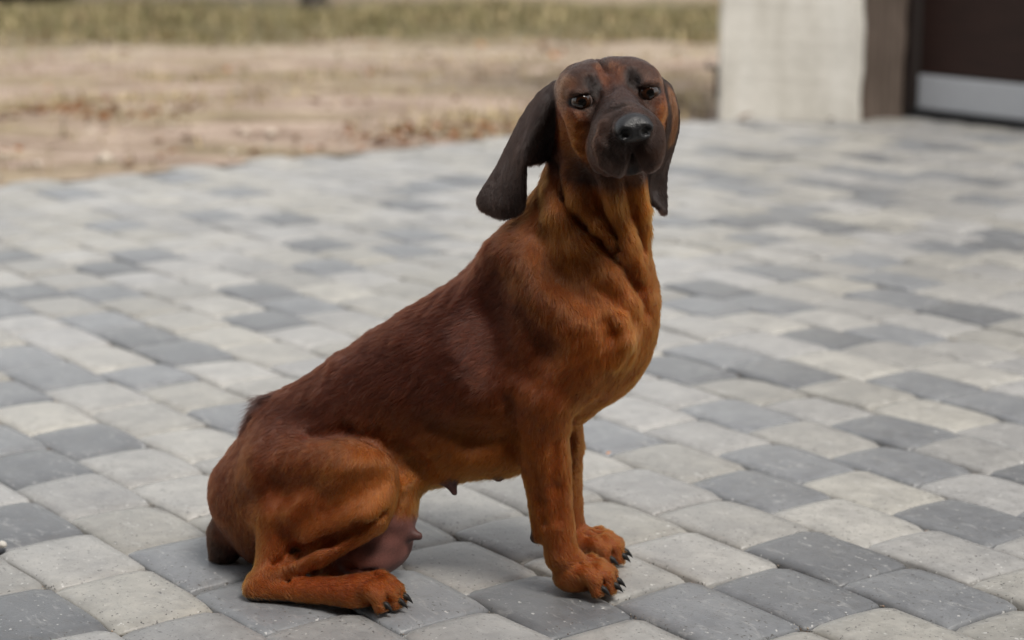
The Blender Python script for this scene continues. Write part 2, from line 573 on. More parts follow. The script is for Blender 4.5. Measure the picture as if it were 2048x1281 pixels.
# ================================================================== the field beyond
def grass_blades(name, pts, heights, colors, seed, lean=0.5):
    r = np.random.default_rng(seed)
    n = len(pts)
    az = r.uniform(0, 6.28, n); la = r.uniform(0.1, lean, n) * heights
    w = heights * r.uniform(0.03, 0.07, n) + 0.0012
    d = np.stack([np.cos(az), np.sin(az), np.zeros(n)], 1)
    s = np.stack([-np.sin(az), np.cos(az), np.zeros(n)], 1)
    up = np.array([0, 0, 1.0])
    a = pts - s * w[:, None]; b = pts + s * w[:, None]
    m = pts + d * (la * 0.35)[:, None] + up * (heights * 0.6)[:, None]
    c1 = m - s * (w * 0.8)[:, None]; c2 = m + s * (w * 0.8)[:, None]
    tip = pts + d * la[:, None] + up * heights[:, None]
    V = np.stack([a, b, c2, c1, tip], 1).reshape(-1, 3)
    o = np.arange(n)[:, None] * 5
    me = mesh_np(name, V, [o + np.array([[0, 1, 2, 3]]), o + np.array([[3, 2, 4]])])
    set_color(me, 'tint', np.repeat(colors, 5, 0))
    return me

def snoise(x, y, seed=0):
    r = np.random.default_rng(seed)
    v = 0
    for k in range(7):
        fx, fy, ph = r.uniform(-3, 3), r.uniform(-4, 4), r.uniform(0, 6.28)
        v = v + np.sin(x * fx + y * fy + ph)
    return v / 2.6

rg = np.random.default_rng(3)
n = 90000
Yg = 4.6 + 12.5 * rg.random(n) ** 1.1
Xg = rg.uniform(-0.42, 0.42, n) * Yg + rg.normal(0, 0.3, n)
ug = Xg * UV_U[0] + Yg * UV_U[1]
keep = (ug > EDGE_U + 0.10)
dens = snoise(Xg * 1.2, Yg * 2.0, 4)
Yb = Yg + 0.45 * snoise(Xg * 1.5, Yg * 1.0, 77)
band = ((Yb > 10.5) & (Yb < 12.7))
verge = np.exp(-((ug - EDGE_U - 0.55) / 0.5) ** 2) * (Xg > -0.4)
prob = np.where(band, 1.0, np.clip(0.22 + 0.55 * dens, 0.02, 0.8)) + 0.35 * verge
prob = np.where((Yg > 9.5) & (Yg < 10.3), 0.05, prob)
near_left = (Xg < -0.6) & (ug < EDGE_U + 1.2)
prob = np.where(near_left, prob * 0.35, prob)
keep &= rg.random(n) < prob
Xg, Yg, band = Xg[keep], Yg[keep], band[keep]
h = np.where(band, rg.uniform(0.03, 0.085, len(Xg)), rg.uniform(0.012, 0.05, len(Xg)))
straw = np.array([0.45, 0.36, 0.205]); olive = np.array([0.19, 0.165, 0.075]); brown = np.array([0.19, 0.12, 0.07])
mixv = rg.random(len(Xg))[:, None]
gr = np.where(band, 0.68, np.clip(0.22 + 0.3 * snoise(Xg, Yg, 9), 0, 0.6))[:, None]
cc = np.where(mixv < gr, olive, np.where(mixv > 0.93, brown, straw)) * rg.uniform(0.65, 1.2, (len(Xg), 1))
zb = np.where(Yg > 11, 0.02, -0.02)
g = link('dry_grass', grass_blades('dry_grass', np.stack([Xg, Yg, zb], 1), h, cc, 8, 0.9), M_blade)
tag(g, 'short dry winter grass growing on the sandy ground', 'grass', kind='stuff')

# stones and clods, and withered leaves, lying on the ground
n = 900
Yg = rg.uniform(4.8, 12.5, n); Xg = rg.uniform(-0.33, 0.3, n) * Yg
ok = (Xg * UV_U[0] + Yg * UV_U[1]) > EDGE_U + 0.08
Xg, Yg = Xg[ok], Yg[ok]
sz = np.abs(rg.normal(0.009, 0.008, len(Xg))) + 0.004
vv, ff = scatter_stones(np.stack([Xg, Yg, np.full(len(Xg), -0.016)], 1), sz, 6, 0.6)
me = mesh_np('pebbles', vv, ff)
pc = np.where(rg.random((len(Xg), 1)) < 0.55, np.array([[0.52, 0.45, 0.37]]), np.array([[0.22, 0.15, 0.10]])) * rg.uniform(0.6, 1.2, (len(Xg), 1))
set_color(me, 'tint', np.repeat(pc, 6, 0))
tag(link('pebbles', me, M_grit), 'pebbles and clods strewn over the sandy ground', 'pebbles', kind='stuff')

def leaf_litter(pts, size, seed):
    r = np.random.default_rng(seed)
    V, F, C = [], [], []
    for i, p in enumerate(pts):
        s = size * r.uniform(0.6, 1.4); a = r.uniform(0, 6.28)
        base = np.array([(-1, 0, 0), (-0.3, -0.45, 0.12), (0.5, -0.35, 0.18), (1, 0, 0.1), (0.5, 0.35, 0.25), (-0.3, 0.45, 0.2), (0, 0, 0)]) * s
        R = np.array(Matrix.Rotation(a, 3, 'Z') @ Matrix.Rotation(r.normal(0, 0.5), 3, 'X') @ Matrix.Rotation(r.normal(0, 0.3), 3, 'Y'))
        V.append(base @ R.T + p)
        F.append(np.array([(0, 1, 6), (1, 2, 6), (2, 3, 6), (3, 4, 6), (4, 5, 6), (5, 0, 6)]) + 7 * i)
        C.append(np.tile(np.array([0.20, 0.085, 0.035]) * r.uniform(0.5, 1.5), (7, 1)))
    return np.concatenate(V), np.concatenate(F), np.concatenate(C)
lp = []
for _ in range(120):
    uu = EDGE_U + abs(rg.normal(0.18, 0.10)); q = ground_at(rg.normal(790, 110), 250)
    vv_ = rg.normal(q[0] * UV_V[0] + q[1] * UV_V[1], 0.35)
    p = uv_xy(uu, vv_); lp.append((p[0], p[1], rg.uniform(-0.012, 0.012)))
for _ in range(120):
    q = ground_at(rg.normal(140, 110), rg.normal(225, 8)); lp.append((q[0], q[1], rg.uniform(-0.012, 0.01)))
for _ in range(160):
    Y_ = rg.uniform(5.5, 11); X_ = rg.uniform(-0.3, 0.2) * Y_
    if X_ * UV_U[0] + Y_ * UV_U[1] > EDGE_U + 0.1: lp.append((X_, Y_, 0.0))
vv, ff, cl = leaf_litter(lp, 0.022, 11)
me = mesh_np('leaf_litter', vv, ff); set_color(me, 'tint', cl)
tag(link('leaf_litter', me, M_blade), 'withered brown leaves gathered along the edge of the paving', 'leaves', kind='stuff')

# the trunk foot of a tree on the grassy bank, at the top edge of the picture
def tree_at(px, py, radius, name, label):
    p = ground_at(px, py, 0.02)
    root = bpy.data.objects.new(name, None); col.objects.link(root)
    root.location = (p[0], p[1], 0.02)
    tag(root, label, 'tree')
    r = np.random.default_rng(5)
    V, F = [], []
    def tube(path, rad, nseg=12):
        base = len(V)
        for (q, ra) in zip(path, rad):
            for s in range(nseg):
                a = s / nseg * 6.283
                k = 1 + 0.10 * math.sin(3 * a + q[2] * 2) + r.normal(0, 0.02)
                V.append((q[0] + ra * k * math.cos(a), q[1] + ra * k * math.sin(a), q[2]))
        for i in range(len(path) - 1):
            for s in range(nseg):
                s2 = (s + 1) % nseg
                F.append((base + i * nseg + s, base + i * nseg + s2, base + (i + 1) * nseg + s2, base + (i + 1) * nseg + s))
    zs = [-0.1, 0.0, 0.06, 0.2, 0.6, 1.2, 2.0, 2.8]
    tube([(0.03 * math.sin(z), 0.02 * z, z) for z in zs], [radius * m for m in (1.9, 1.55, 1.2, 1.0, 0.92, 0.85, 0.75, 0.55)])
    link('trunk', mesh_np('trunk', np.array(V), np.array(F)), M_bark, root, smooth=True)
    V.clear(); F.clear()
    ends = []
    for b in range(9):
        a = b * 2.4; z0 = 1.7 + 0.14 * b
        path, rad = [], []
        for i in range(6):
            t = i / 5
            path.append((0.03 * math.sin(z0) + math.cos(a) * t * (1.5 - 0.08 * b), 0.02 * z0 + math.sin(a) * t * (1.5 - 0.08 * b), z0 + t * (0.9 + 0.05 * b) + 0.1 * math.sin(5 * t)))
            rad.append(radius * (0.42 * (1 - t) + 0.04))
        tube(path, rad, 7)
        ends += path[2:]
    tw_v, tw_f = np.array(V), np.array(F)
    link('limb', mesh_np('limb', tw_v, tw_f), M_bark, root, smooth=True)
    # bare winter twigs
    pts, hs = [], []
    for e in ends:
        for _ in range(40):
            pts.append(np.array(e) + r.normal(0, 0.10, 3)); hs.append(r.uniform(0.15, 0.5))
    me = grass_blades('crown', np.array(pts), np.array(hs) , np.tile(np.array([[0.09, 0.065, 0.045]]), (len(pts), 1)), 3, 1.6)
    link('crown', me, M_blade, root)
# a dark low bramble at the far left of the bank
def bramble(px_, py_, w_, h_, name, label):
    p = ground_at(px_, py_, 0.02)
    root = bpy.data.objects.new(name, None); col.objects.link(root); root.location = (p[0], p[1], 0.02)
    tag(root, label, 'shrub')
    r = np.random.default_rng(15)
    n = 2600
    q = np.stack([r.normal(0, w_ * 0.45, n), r.normal(0, 0.16, n), np.abs(r.normal(0, h_ * 0.4, n))], 1)
    me = grass_blades('foliage', q, r.uniform(0.05, 0.16, n), np.array([[0.045, 0.030, 0.020]]) * r.uniform(0.4, 1.5, (n, 1)), 17, 1.4)
    link('foliage', me, M_blade, root)
    q = np.stack([r.normal(0, w_ * 0.3, 40), r.normal(0, 0.08, 40), np.full(40, -0.03)], 1)
    me = grass_blades('stem', q, r.uniform(0.3, h_ * 1.4, 40), np.array([[0.05, 0.034, 0.024]]) * r.uniform(0.6, 1.4, (40, 1)), 18, 0.9)
    link('stem', me, M_blade, root)
bramble(55, 10, 0.34, 0.42, 'bramble_bush', 'dark brown leafless bramble bush at the far end of the grassy bank')
tree_at(627, 26, 0.075, 'bare_tree', 'dark trunk of a bare tree standing on the grassy bank')

# ================================================================== building corner
def place(o, xy, rz, z=0.0):
    o.location = (xy[0], xy[1], z); o.rotation_euler = (0, 0, rz)

pl, pr = ground_at(1437, 238), ground_at(1722, 241)
pil = bpy.data.objects.new('concrete_pillar', None); col.objects.link(pil)
tag(pil, 'broad whitewashed concrete pillar beside the garage door', 'pillar')
w_p = float(np.linalg.norm(pr[:2] - pl[:2])); rz_p = math.atan2(pr[1] - pl[1], pr[0] - pl[0])
mid = (pl[:2] + pr[:2]) / 2
nrm = np.array([-math.sin(rz_p), math.cos(rz_p)])
dp = 0.34
place(pil, mid + nrm * dp / 2, rz_p, -0.03)
def rough_block(name, sx, sy, sz, amp, seed, step=0.05, bevel=0.01):
    bm = bmesh.new()
    bmesh.ops.create_cube(bm, size=1.0)
    bmesh.ops.scale(bm, vec=(sx, sy, sz), verts=bm.verts)
    bmesh.ops.translate(bm, vec=(0, 0, sz / 2), verts=bm.verts)
    bmesh.ops.bevel(bm, geom=bm.edges[:], offset=bevel, segments=2, profile=0.5, affect='EDGES')
    cuts = max(1, int(sz / step))
    for i in range(1, cuts):
        bmesh.ops.bisect_plane(bm, geom=bm.verts[:] + bm.edges[:] + bm.faces[:], plane_co=(0, 0, sz * i / cuts), plane_no=(0, 0, 1))
    r = np.random.default_rng(seed); ph = r.uniform(0, 6.28, 6)
    for v in bm.verts:
        z = v.co.z
        v.co.x += amp * (math.sin(z * 17 + ph[0]) + 0.7 * math.sin(z * 41 + ph[1])) * (1 if v.co.x > 0 else -0.6)
        v.co.y += amp * 0.6 * math.sin(z * 23 + ph[2] + v.co.x * 9)
    me = bpy.data.meshes.new(name); bm.to_mesh(me); bm.free()
    return me
link('shaft', rough_block('shaft', w_p, dp, 3.0, 0.0035, 1), M_plaster, pil, smooth=False)
link('cap', box_mesh('cap', w_p + 0.08, dp + 0.08, 0.10, 0.01, 2, 3.0), M_plaster, pil)

ql, qr = ground_at(1726, 240), ground_at(1812, 236)
w_w = float(np.linalg.norm(qr[:2] - ql[:2]))
rz_w = math.atan2(qr[1] - ql[1], qr[0] - ql[0])
post = link('wooden_post', rough_block('wooden_post', w_w - 0.006, 0.15, 3.0, 0.004, 2, 0.04, 0.012), M_post)
mid = (ql[:2] + qr[:2]) / 2
place(post, mid + np.array([-math.sin(rz_w), math.cos(rz_w)]) * 0.085, rz_w, -0.03)
tag(post, 'old weathered dark timber post between the white pillar and the garage door', 'post')

# garage door along the row direction of the paving
d0 = ground_at(1818, 233)
u0 = d0[0] * UV_U[0] + d0[1] * UV_U[1]; v0 = d0[0] * UV_V[0] + d0[1] * UV_V[1]
door = bpy.data.objects.new('garage_door', None); col.objects.link(door)
tag(door, 'dark brown panelled garage door with a grey strip along the bottom', 'garage door')
rz_d = math.atan2(-UV_U[1], -UV_U[0])        # local +x runs from the post towards the viewer
place(door, uv_xy(u0, v0 + 0.03), rz_d, 0.0)
DW = 2.6
def part_box(name, sx, sy, sz, x, y, z, mat, bevel=0.004, parent=door):
    o = link(name, box_mesh(name, sx, sy, sz, bevel, 2), mat, parent)
    o.location = (x, y, z)
    return o
part_box('threshold_seal', DW, 0.07, 0.040, DW / 2, 0.0, -0.012, M_rubber)
part_box('bottom_strip', DW - 0.03, 0.045, 0.118, DW / 2 + 0.012, 0.0, 0.0295, M_strip, 0.006)
for i in range(5):
    part_box('panel', DW - 0.03, 0.04, 0.476, DW / 2 + 0.012, 0.0, 0.150 + i * 0.48, M_door, 0.007)
part_box('frame', 0.05, 0.11, 2.62, -0.022, 0.01, -0.02, M_frame)
part_box('frame', DW + 0.12, 0.11, 0.10, DW / 2, 0.01, 2.602, M_frame)
# the wall over the door
lint = link('lintel_wall', box_mesh('lintel_wall', DW + 0.2, 0.25, 0.5, 0.005), M_plaster)
q = uv_xy(u0, v0 + 0.12)
ex = np.array([-UV_U[0], -UV_U[1]])
place(lint, q + ex * (DW / 2), rz_d, 2.71)
tag(lint, 'pale rendered wall above the brown garage door', 'wall')

# invented timber front behind the camera, added to cut the light from there
sky_blocker = bpy.data.objects.new('unseen_sky_blocker', None); col.objects.link(sky_blocker)
sky_blocker.location = (0, -1.5, 0)
tag(sky_blocker, 'unseen dark timber front added behind the camera to block low sky light', 'sky_blocker')
part_box('wall', 16.0, 0.3, 4.6, 0.0, -0.15, -0.02, M_door, 0.01, sky_blocker)
for i in range(9):
    part_box('blocker_board', 15.9, 0.03, 0.47, 0.0, 0.018, 0.15 + i * 0.48, M_door, 0.004, sky_blocker)
part_box('blocker_eaves', 16.6, 1.3, 0.14, 0.0, 0.15, 4.60, M_frame, 0.01, sky_blocker)

# small dark iron hook on the pillar's edge
bm = bmesh.new()
def bm_box(bm, c, s):
    g_ = bmesh.ops.create_cube(bm, size=1.0)
    bmesh.ops.scale(bm, vec=s, verts=g_['verts']); bmesh.ops.translate(bm, vec=c, verts=g_['verts'])
bm_box(bm, (0.006, 0, 0.06), (0.012, 0.02, 0.12))
bm_box(bm, (-0.012, 0, 0.112), (0.036, 0.02, 0.012))
bm_box(bm, (-0.027, 0, 0.124), (0.010, 0.018, 0.016))
bmesh.ops.bevel(bm, geom=bm.edges[:], offset=0.002, segments=1, affect='EDGES')
me = bpy.data.meshes.new('iron_hook'); bm.to_mesh(me); bm.free()
hk = link('iron_hook', me, M_rubber)
hp = at_depth(1429, 200, pl[1] + 0.05)
place(hk, hp[:2], rz_p, hp[2])
hk.location.x = hp[0] - 0.001
tag(hk, 'small dark iron hook fixed to the side of the white pillar', 'hook')

# two withered leaves blown against the pillar's foot
for i, (lx, ly, lab) in enumerate(((1491, 232, 'withered brown leaf at the foot of the white pillar, near its free edge'),
                                   (1662, 236, 'withered brown leaf at the pillar foot close to the timber post'))):
    q = ground_at(lx, ly + 10)
    vv, ff, cl = leaf_litter([(0, 0, 0)], 0.034, 43 + i)
    vv[:, 2] -= vv[:, 2].min()
    me = mesh_np('dry_leaf', vv, ff); set_color(me, 'tint', cl)
    o = link('dry_leaf', me, M_blade); o.location = (q[0], q[1], 0.004)
    tag(o, lab, 'leaf', 'leaves at the foot of the pillar')

# bits lying on the paving near the dog
for i, (lx, ly, lab) in enumerate(((1217, 911, 'tiny orange-brown leaf fragment on the paving right of the fore legs'),
                                   (378, 1022, 'tiny pale-brown leaf fragment on the paving behind the rump of the dog'))):
    q = ground_at(lx, ly)
    vv, ff, cl = leaf_litter([(0, 0, 0)], 0.0045, 60 + i)
    vv[:, 2] -= vv[:, 2].min()
    me = mesh_np('leaf_fragment', vv, ff); set_color(me, 'tint', cl * 1.8)
    o = link('leaf_fragment', me, M_blade); o.location = (q[0], q[1], 0.002)
    tag(o, lab, 'leaf', 'leaf fragments on the paving')
q = ground_at(5, 1094)
bm = bmesh.new(); bmesh.ops.create_icosphere(bm, subdivisions=2, radius=0.006)
for v in bm.verts: v.co *= 1 + 0.12 * math.sin(v.co.x * 700 + v.co.z * 500); v.co.z *= 0.75
me = bpy.data.meshes.new('pebble'); bm.to_mesh(me); bm.free()
o = link('pebble', me, plain('pale_stone', (0.55, 0.52, 0.47), 0.8, 0.3, 0, 0.2, 500), smooth=True); o.location = (q[0], q[1], 0.003)
tag(o, 'small pale pebble lying in a paving joint at the edge of the picture', 'pebble')

# ================================================================== the dog
YAW = math.radians(-8)
HX = np.array([math.cos(YAW), math.sin(YAW), 0.0])       # nose-wards along the trunk
SD = np.array([math.sin(YAW), -math.cos(YAW), 0.0])      # towards the dog's right flank (the seen side)
UPV = np.array([0, 0, 1.0])
O0 = np.array([0.095, 2.235, 0.0])

def P(x, y, s):
    """a point of the animal: on the plane parallel to its middle plane at side offset s"""
    d = px_ray(x, y); c = np.array([0, 0, CAM_H])
    n = SD
    t = ((O0 + SD * s - c) @ n) / (d @ n)
    return c + d * t
MPP = 2.24 / FPX * 1.02                                    # metres per photograph pixel at the animal

PR = []                                                    # primitives of the body's implicit surface
def econe(A, B, ra, rb, k=0.02, lat=None, op='u', end=None):
    """tapered rod with an elliptic section; ra/rb = (in-plane radius, lateral radius)"""
    A = np.asarray(A, float); B = np.asarray(B, float)
    ra = np.array(ra if np.ndim(ra) else (ra, ra), float); rb = np.array(rb if np.ndim(rb) else (rb, rb), float)
    L = np.linalg.norm(B - A)
    lat = SD if lat is None else np.asarray(lat, float)
    if L < 1e-6:
        e0 = HX - lat * (HX @ lat); e0 /= np.linalg.norm(e0); L = 1e-6
    else:
        e0 = (B - A) / L
    e2 = lat - e0 * (lat @ e0); n2 = np.linalg.norm(e2)
    if n2 < 1e-3:
        e2 = np.cross(e0, UPV); n2 = np.linalg.norm(e2)
    e2 = e2 / n2
    e1 = np.cross(e0, e2)
    ea = min(ra) if end is None else end
    eb = min(rb) if end is None else end
    R = max(ra.max(), rb.max(), ea, eb)
    lo = np.minimum(A, B) - R - k - 0.006; hi = np.maximum(A, B) + R + k + 0.006
    PR.append(dict(t='c', A=A, L=L, e0=e0, e1=e1, e2=e2, ra=ra, rb=rb, ea=ea, eb=eb, k=k, op=op, lo=lo, hi=hi))

def chain(secs, k=0.02, lat=None, end=None):
    """a run of tapered rods joined end to end: secs = [(point, radii), ...]"""
    n0 = len(PR)
    for (A, ra), (B, rb) in zip(secs[:-1], secs[1:]):
        econe(A, B, ra, rb, k, lat, 'u', end)
    sub = PR[n0:]
    del PR[n0:]
    PR.append(dict(t='g', sub=sub, k=k, op='u', lo=np.min([q['lo'] for q in sub], 0), hi=np.max([q['hi'] for q in sub], 0)))

def ellip(C, ax, rad, k=0.02, op='u'):
    """ellipsoid with axes ax (3 rows) and radii rad"""
    C = np.asarray(C, float); ax = np.asarray(ax, float)
    R = max(rad)
    PR.append(dict(t='e', A=C, ax=ax, r=np.array(rad, float), k=k, op=op, lo=C - R - k - 0.006, hi=C + R + k + 0.006))

def tri_d(p, a, b, c):
    ba, cb, ac = b - a, c - b, a - c
    n = np.cross(ba, ac); nn = n @ n
    pa, pb, pc = p - a, p - b, p - c
    inside = ((pa @ np.cross(ba, n)) >= 0) & ((pb @ np.cross(cb, n)) >= 0) & ((pc @ np.cross(ac, n)) >= 0)
    def seg(pp, e):
        t = np.clip(pp @ e / (e @ e), 0, 1)
        v = pp - t[..., None] * e
        return (v * v).sum(-1)
    ed = np.minimum(np.minimum(seg(pa, ba), seg(pb, cb)), seg(pc, ac))
    return np.sqrt(np.where(inside, (pa @ n) ** 2 / nn, ed))

def prim_d(q, p):
    if q['t'] == 'g':
        d = prim_d(q['sub'][0], p)
        for s_ in q['sub'][1:]:
            e = prim_d(s_, p)
            h = np.maximum(0.006 - np.abs(d - e), 0) / 0.006
            d = np.minimum(d, e) - h * h * 0.0008
        return d
    if q['t'] == 's':
        d = None
        for (a, b, c) in q['tris']:
            e = tri_d(p, a, b, c)
            d = e if d is None else np.minimum(d, e)
        return d - q['r']
    if q['t'] == 'c':
        d = p - q['A']
        a0 = d @ q['e0']; t = np.clip(a0 / q['L'], 0, 1)
        q0 = a0 - t * q['L']; q1 = d @ q['e1']; q2 = d @ q['e2']
        r1 = q['ra'][0] + (q['rb'][0] - q['ra'][0]) * t
        r2_ = q['ra'][1] + (q['rb'][1] - q['ra'][1]) * t
        r0 = q['ea'] + (q['eb'] - q['ea']) * t
        x, y, z = q0 / r0, q1 / r1, q2 / r2_
        k0 = np.sqrt(x * x + y * y + z * z)
        k1 = np.sqrt((x / r0) ** 2 + (y / r1) ** 2 + (z / r2_) ** 2) + 1e-9
        return k0 * (k0 - 1) / k1
    if q['t'] == 'e':
        d = (p - q['A']) @ q['ax'].T
        x = d / q['r']
        k0 = np.sqrt((x * x).sum(-1)); k1 = np.sqrt(((x / q['r']) ** 2).sum(-1)) + 1e-9
        return k0 * (k0 - 1) / k1

def combine(D, d, q):
    k = q['k']
    if q['op'] == 'u':
        h = np.maximum(k - np.abs(D - d), 0) / k
        return np.minimum(D, d) - h * h * k * 0.25
    h = np.maximum(k - np.abs(D + d), 0) / k
    return np.maximum(D, -d) + h * h * k * 0.25

def sdf(p):
    D = np.full(len(p), 0.08)
    for q in PR:
        m = np.all((p >= q['lo']) & (p <= q['hi']), axis=1)
        if m.any():
            D[m] = combine(D[m], prim_d(q, p[m]), q)
    return D

px = lambda r: r * MPP
CARVE = []
def carve(pts, r, depth, k=0.010, op='s'):
    """groove (op s) or ridge (op u) following the skin; r and depth in photograph pixels"""
    CARVE.append((pts, r, depth, k, op))
def carve_all():
    al = np.array([p for c in CARVE for p in c[0]], float)
    d = np.array([px_ray(*p) for p in al]); d /= np.linalg.norm(d, axis=1, keepdims=True)
    c0 = np.array([0, 0, CAM_H]); t = np.full(len(al), 1.75); live = np.ones(len(al), bool)
    for _ in range(260):
        v = sdf(c0 + d[live] * t[live][:, None])
        t[live] += np.where(v < 0.0004, 0, np.clip(v * 0.7, 0.0004, 0.012))
        idx = np.nonzero(live)[0]; live[idx[v < 0.0004]] = False
        live &= t < 3.0
        if not live.any(): break
    H = c0 + d * t[:, None]
    n = 0
    for pts, r, depth, k, op in CARVE:
        m = len(pts)
        off = (depth - r) if op == 's' else (r - depth)
        hs = [H[n + i] + d[n + i] * px(off) for i in range(m) if t[n + i] < 2.9]
        n += m
        for i in range(len(hs) - 1):
            ta = 0.55 if i == 0 else 1.0; tb = 0.55 if i == len(hs) - 2 else 1.0
            econe(hs[i], hs[i + 1], px(r * ta), px(r * tb), k, op=op)
# ---- trunk: sections along the middle plane (photograph place, half depth, half width)
def sec(x, y, a, b, s=0.0): return (P(x, y, s), (px(a), b))
T = [sec(552, 995, 112, 0.070), sec(640, 905, 142, 0.078), sec(760, 830, 152, 0.078), sec(890, 765, 168, 0.086), sec(1010, 705, 178, 0.090), sec(1110, 650, 178, 0.088)]
chain(T, 0.03, end=px(95))
# forechest and breastbone
econe(P(1130, 590, 0.005), P(1185, 690, 0.005), (px(135), 0.080), (px(112), 0.072), 0.03)
econe(P(1110, 790, 0.0), P(1000, 850, 0.0), (px(70), 0.050), (px(78), 0.058), 0.03)
ellip(P(1235, 610, 0.012), (HX, SD, UPV), (px(80), 0.060, px(95)), 0.035)
# withers / shoulder blades
for s in (1, -1):
    econe(P(1010, 540, 0.035 * s), P(1140, 640, 0.062 * s), (px(66), 0.030), (px(78), 0.034), 0.03)
    # upper arm to elbow
    econe(P(1190, 672, 0.062 * s), P(1085, 790, 0.068 * s), (px(66), 0.034), (px(62), 0.033), 0.025)
ellip(P(1228, 668, 0.066), (HX, SD, UPV), (px(30), 0.016, px(42)), 0.02)       # point of the shoulder
ellip(P(1020, 770, 0.078), (HX, SD, UPV), (px(26), 0.018, px(34)), 0.02)       # elbow
# rump and seat
econe(P(585, 880, 0.0), P(535, 985, 0.0), (px(84), 0.060), (px(100), 0.068), 0.03)
econe(P(505, 985, 0.0), P(540, 1065, 0.0), (px(75), 0.062), (px(62), 0.058), 0.03)
# belly wall
econe(P(1010, 880, 0.0), P(855, 915, 0.0), (px(62), 0.055), (px(56), 0.05), 0.03)
# ---- neck
chain([sec(1105, 540, 120, 0.068), sec(1170, 410, 97, 0.058), sec(1192, 285, 80, 0.052, 0.010)], 0.03)
chain([sec(1225, 560, 74, 0.046, 0.015), sec(1240, 420, 56, 0.036, 0.030), sec(1240, 320, 48, 0.030, 0.045)], 0.025)   # throat
# loose skin folds across the neck and throat
def fold(pts, r, k=0.010, op='u'):
    for (a, b) in zip(pts[:-1], pts[1:]):
        econe(P(*a), P(*b), px(r), px(r), k, op=op)

# ---- hind legs, folded
FOOT = []
def hind(s, dx=0, dy=0):
    q = lambda x, y, o: P(x + dx, y + dy, s * o)
    econe(q(560, 985, .070), q(700, 965, .098), (px(112), 0.044), (px(86), 0.036), 0.03)       # thigh
    ellip(q(735, 960, .100), (HX, SD, UPV), (px(58), 0.030, px(64)), 0.03)                       # knee
    econe(q(620, 1040, .105), q(725, 1010, .108), (px(58), 0.030), (px(50), 0.028), 0.025)      # thigh's underside
    chain([(q(745, 1040, .100), (px(30), 0.022)), (q(640, 1108, .116), (px(24), 0.018)), (q(530, 1154, .120), (px(20), 0.014))], 0.010)      # shank
    econe(q(560, 1050, .090), q(526, 1148, .116), (px(46), 0.026), (px(16), 0.011), 0.012)      # heel tendon
    ellip(q(517, 1176, .122), (HX, SD, UPV), (px(27), 0.016, px(27)), 0.012)                     # hock
    chain([(q(517, 1179, .123), (px(25), 0.0155)), (q(640, 1182, .136), (px(25), 0.018)), (q(705, 1184, .144), (px(29), 0.022))], 0.010)     # long foot
hind(1)
hind(-1, -40, -20)
# the crease where the flank meets the thigh
# ---- udder with the skin of the flank
econe(P(806, 955, 0.045), P(800, 1030, 0.045), (px(30), 0.028), (px(32), 0.034), 0.02)
ellip(P(762, 1080, 0.045), (HX, SD, UPV), (px(66), 0.042, px(66)), 0.02)
ellip(P(722, 1118, 0.070), (HX, SD, UPV), (px(56), 0.028, px(34)), 0.02)
econe(P(812, 1066, 0.060), P(838, 1073, 0.062), px(15), px(8.5), 0.010)      # teats
econe(P(804, 1040, -0.02), P(826, 1048, -0.022), px(13), px(8), 0.010)
econe(P(893, 958, 0.040), P(909, 986, 0.042), px(12), px(7.5), 0.014)
econe(P(990, 928, 0.025), P(997, 955, 0.027), px(12), px(8), 0.010)
# ---- tail
econe(P(505, 1010, 0.0), P(455, 1070, 0.005), px(40), px(36), 0.02)
econe(P(455, 1070, 0.005), P(446, 1108, 0.01), px(35), px(30), 0.015)

# ---- fore legs
def paw(C, ang, L=0.064, W=0.056, H=0.044, k=0.006, claws=None, arch=1.0):
    """C = ground point under the ankle, ang = heading of the toes"""
    f = np.array([math.cos(ang), math.sin(ang), 0]); l = np.array([-math.sin(ang), math.cos(ang), 0])
    ellip(C + f * L * 0.08 + UPV * H * 0.40, (f, l, UPV), (L * 0.40, W * 0.47, H * 0.40), 0.010)
    for i, (lo_, fo, spread) in enumerate(((-1.4, 0.46, -0.16), (-0.5, 0.64, -0.05), (0.5, 0.64, 0.05), (1.4, 0.46, 0.16))):
        a2 = ang + spread
        f2 = np.array([math.cos(a2), math.sin(a2), 0])
        w = W * 0.158
        base = C + l * lo_ * W * 0.235 + f * L * 0.02 + UPV * H * 0.56
        knee = C + l * lo_ * W * 0.255 + f * L * (fo - 0.16) + UPV * H * 0.66 * arch
        mid_ = C + l * lo_ * W * 0.265 + f * L * (fo + 0.02) + UPV * H * 0.50
        tip = C + l * lo_ * W * 0.27 + f * L * fo + f2 * L * 0.10 + UPV * (w * 0.95)
        chain([(base, (w * 0.80, w * 0.85)), (knee, (w * 0.95, w)), (mid_, (w * 1.0, w)), (tip, (w * 0.85, w * 0.92))], k, lat=l)
        FOOT.append((tip + f2 * w * 0.60 + UPV * 0.003, f2, w))
    for lo_ in (-0.95, 0.0, 0.95):
        a_ = C + l * lo_ * W * 0.25 + f * L * 0.14 + UPV * (H * 0.66 + W * 0.158)
        b_ = C + l * lo_ * W * 0.265 + f * L * (0.60 if lo_ else 0.74) + UPV * H * 0.42
        econe(a_, b_, 0.0020, 0.0030, 0.006, lat=l, op='s')
def fore(s, top, elbow, wrist, past, C, ang, r):
    chain([(top, (px(r[0]), 0.034)), (elbow, (px(r[1]), 0.028)), (wrist, (px(r[2]), 0.021)), (past, (px(r[3]), 0.021)),
           (C + UPV * 0.026 + np.array([math.cos(ang), math.sin(ang), 0]) * 0.006, (px(r[3] * 0.95), 0.022))], 0.016)
    paw(C, ang)
CN = ground_at(1142, 1180); CF = ground_at(1160, 1122)
fore(1, P(1085, 800, .068), P(1090, 880, .064), P(1112, 1052, .060), P(1124, 1110, .060), CN, math.radians(-14), (57, 45, 33, 33))
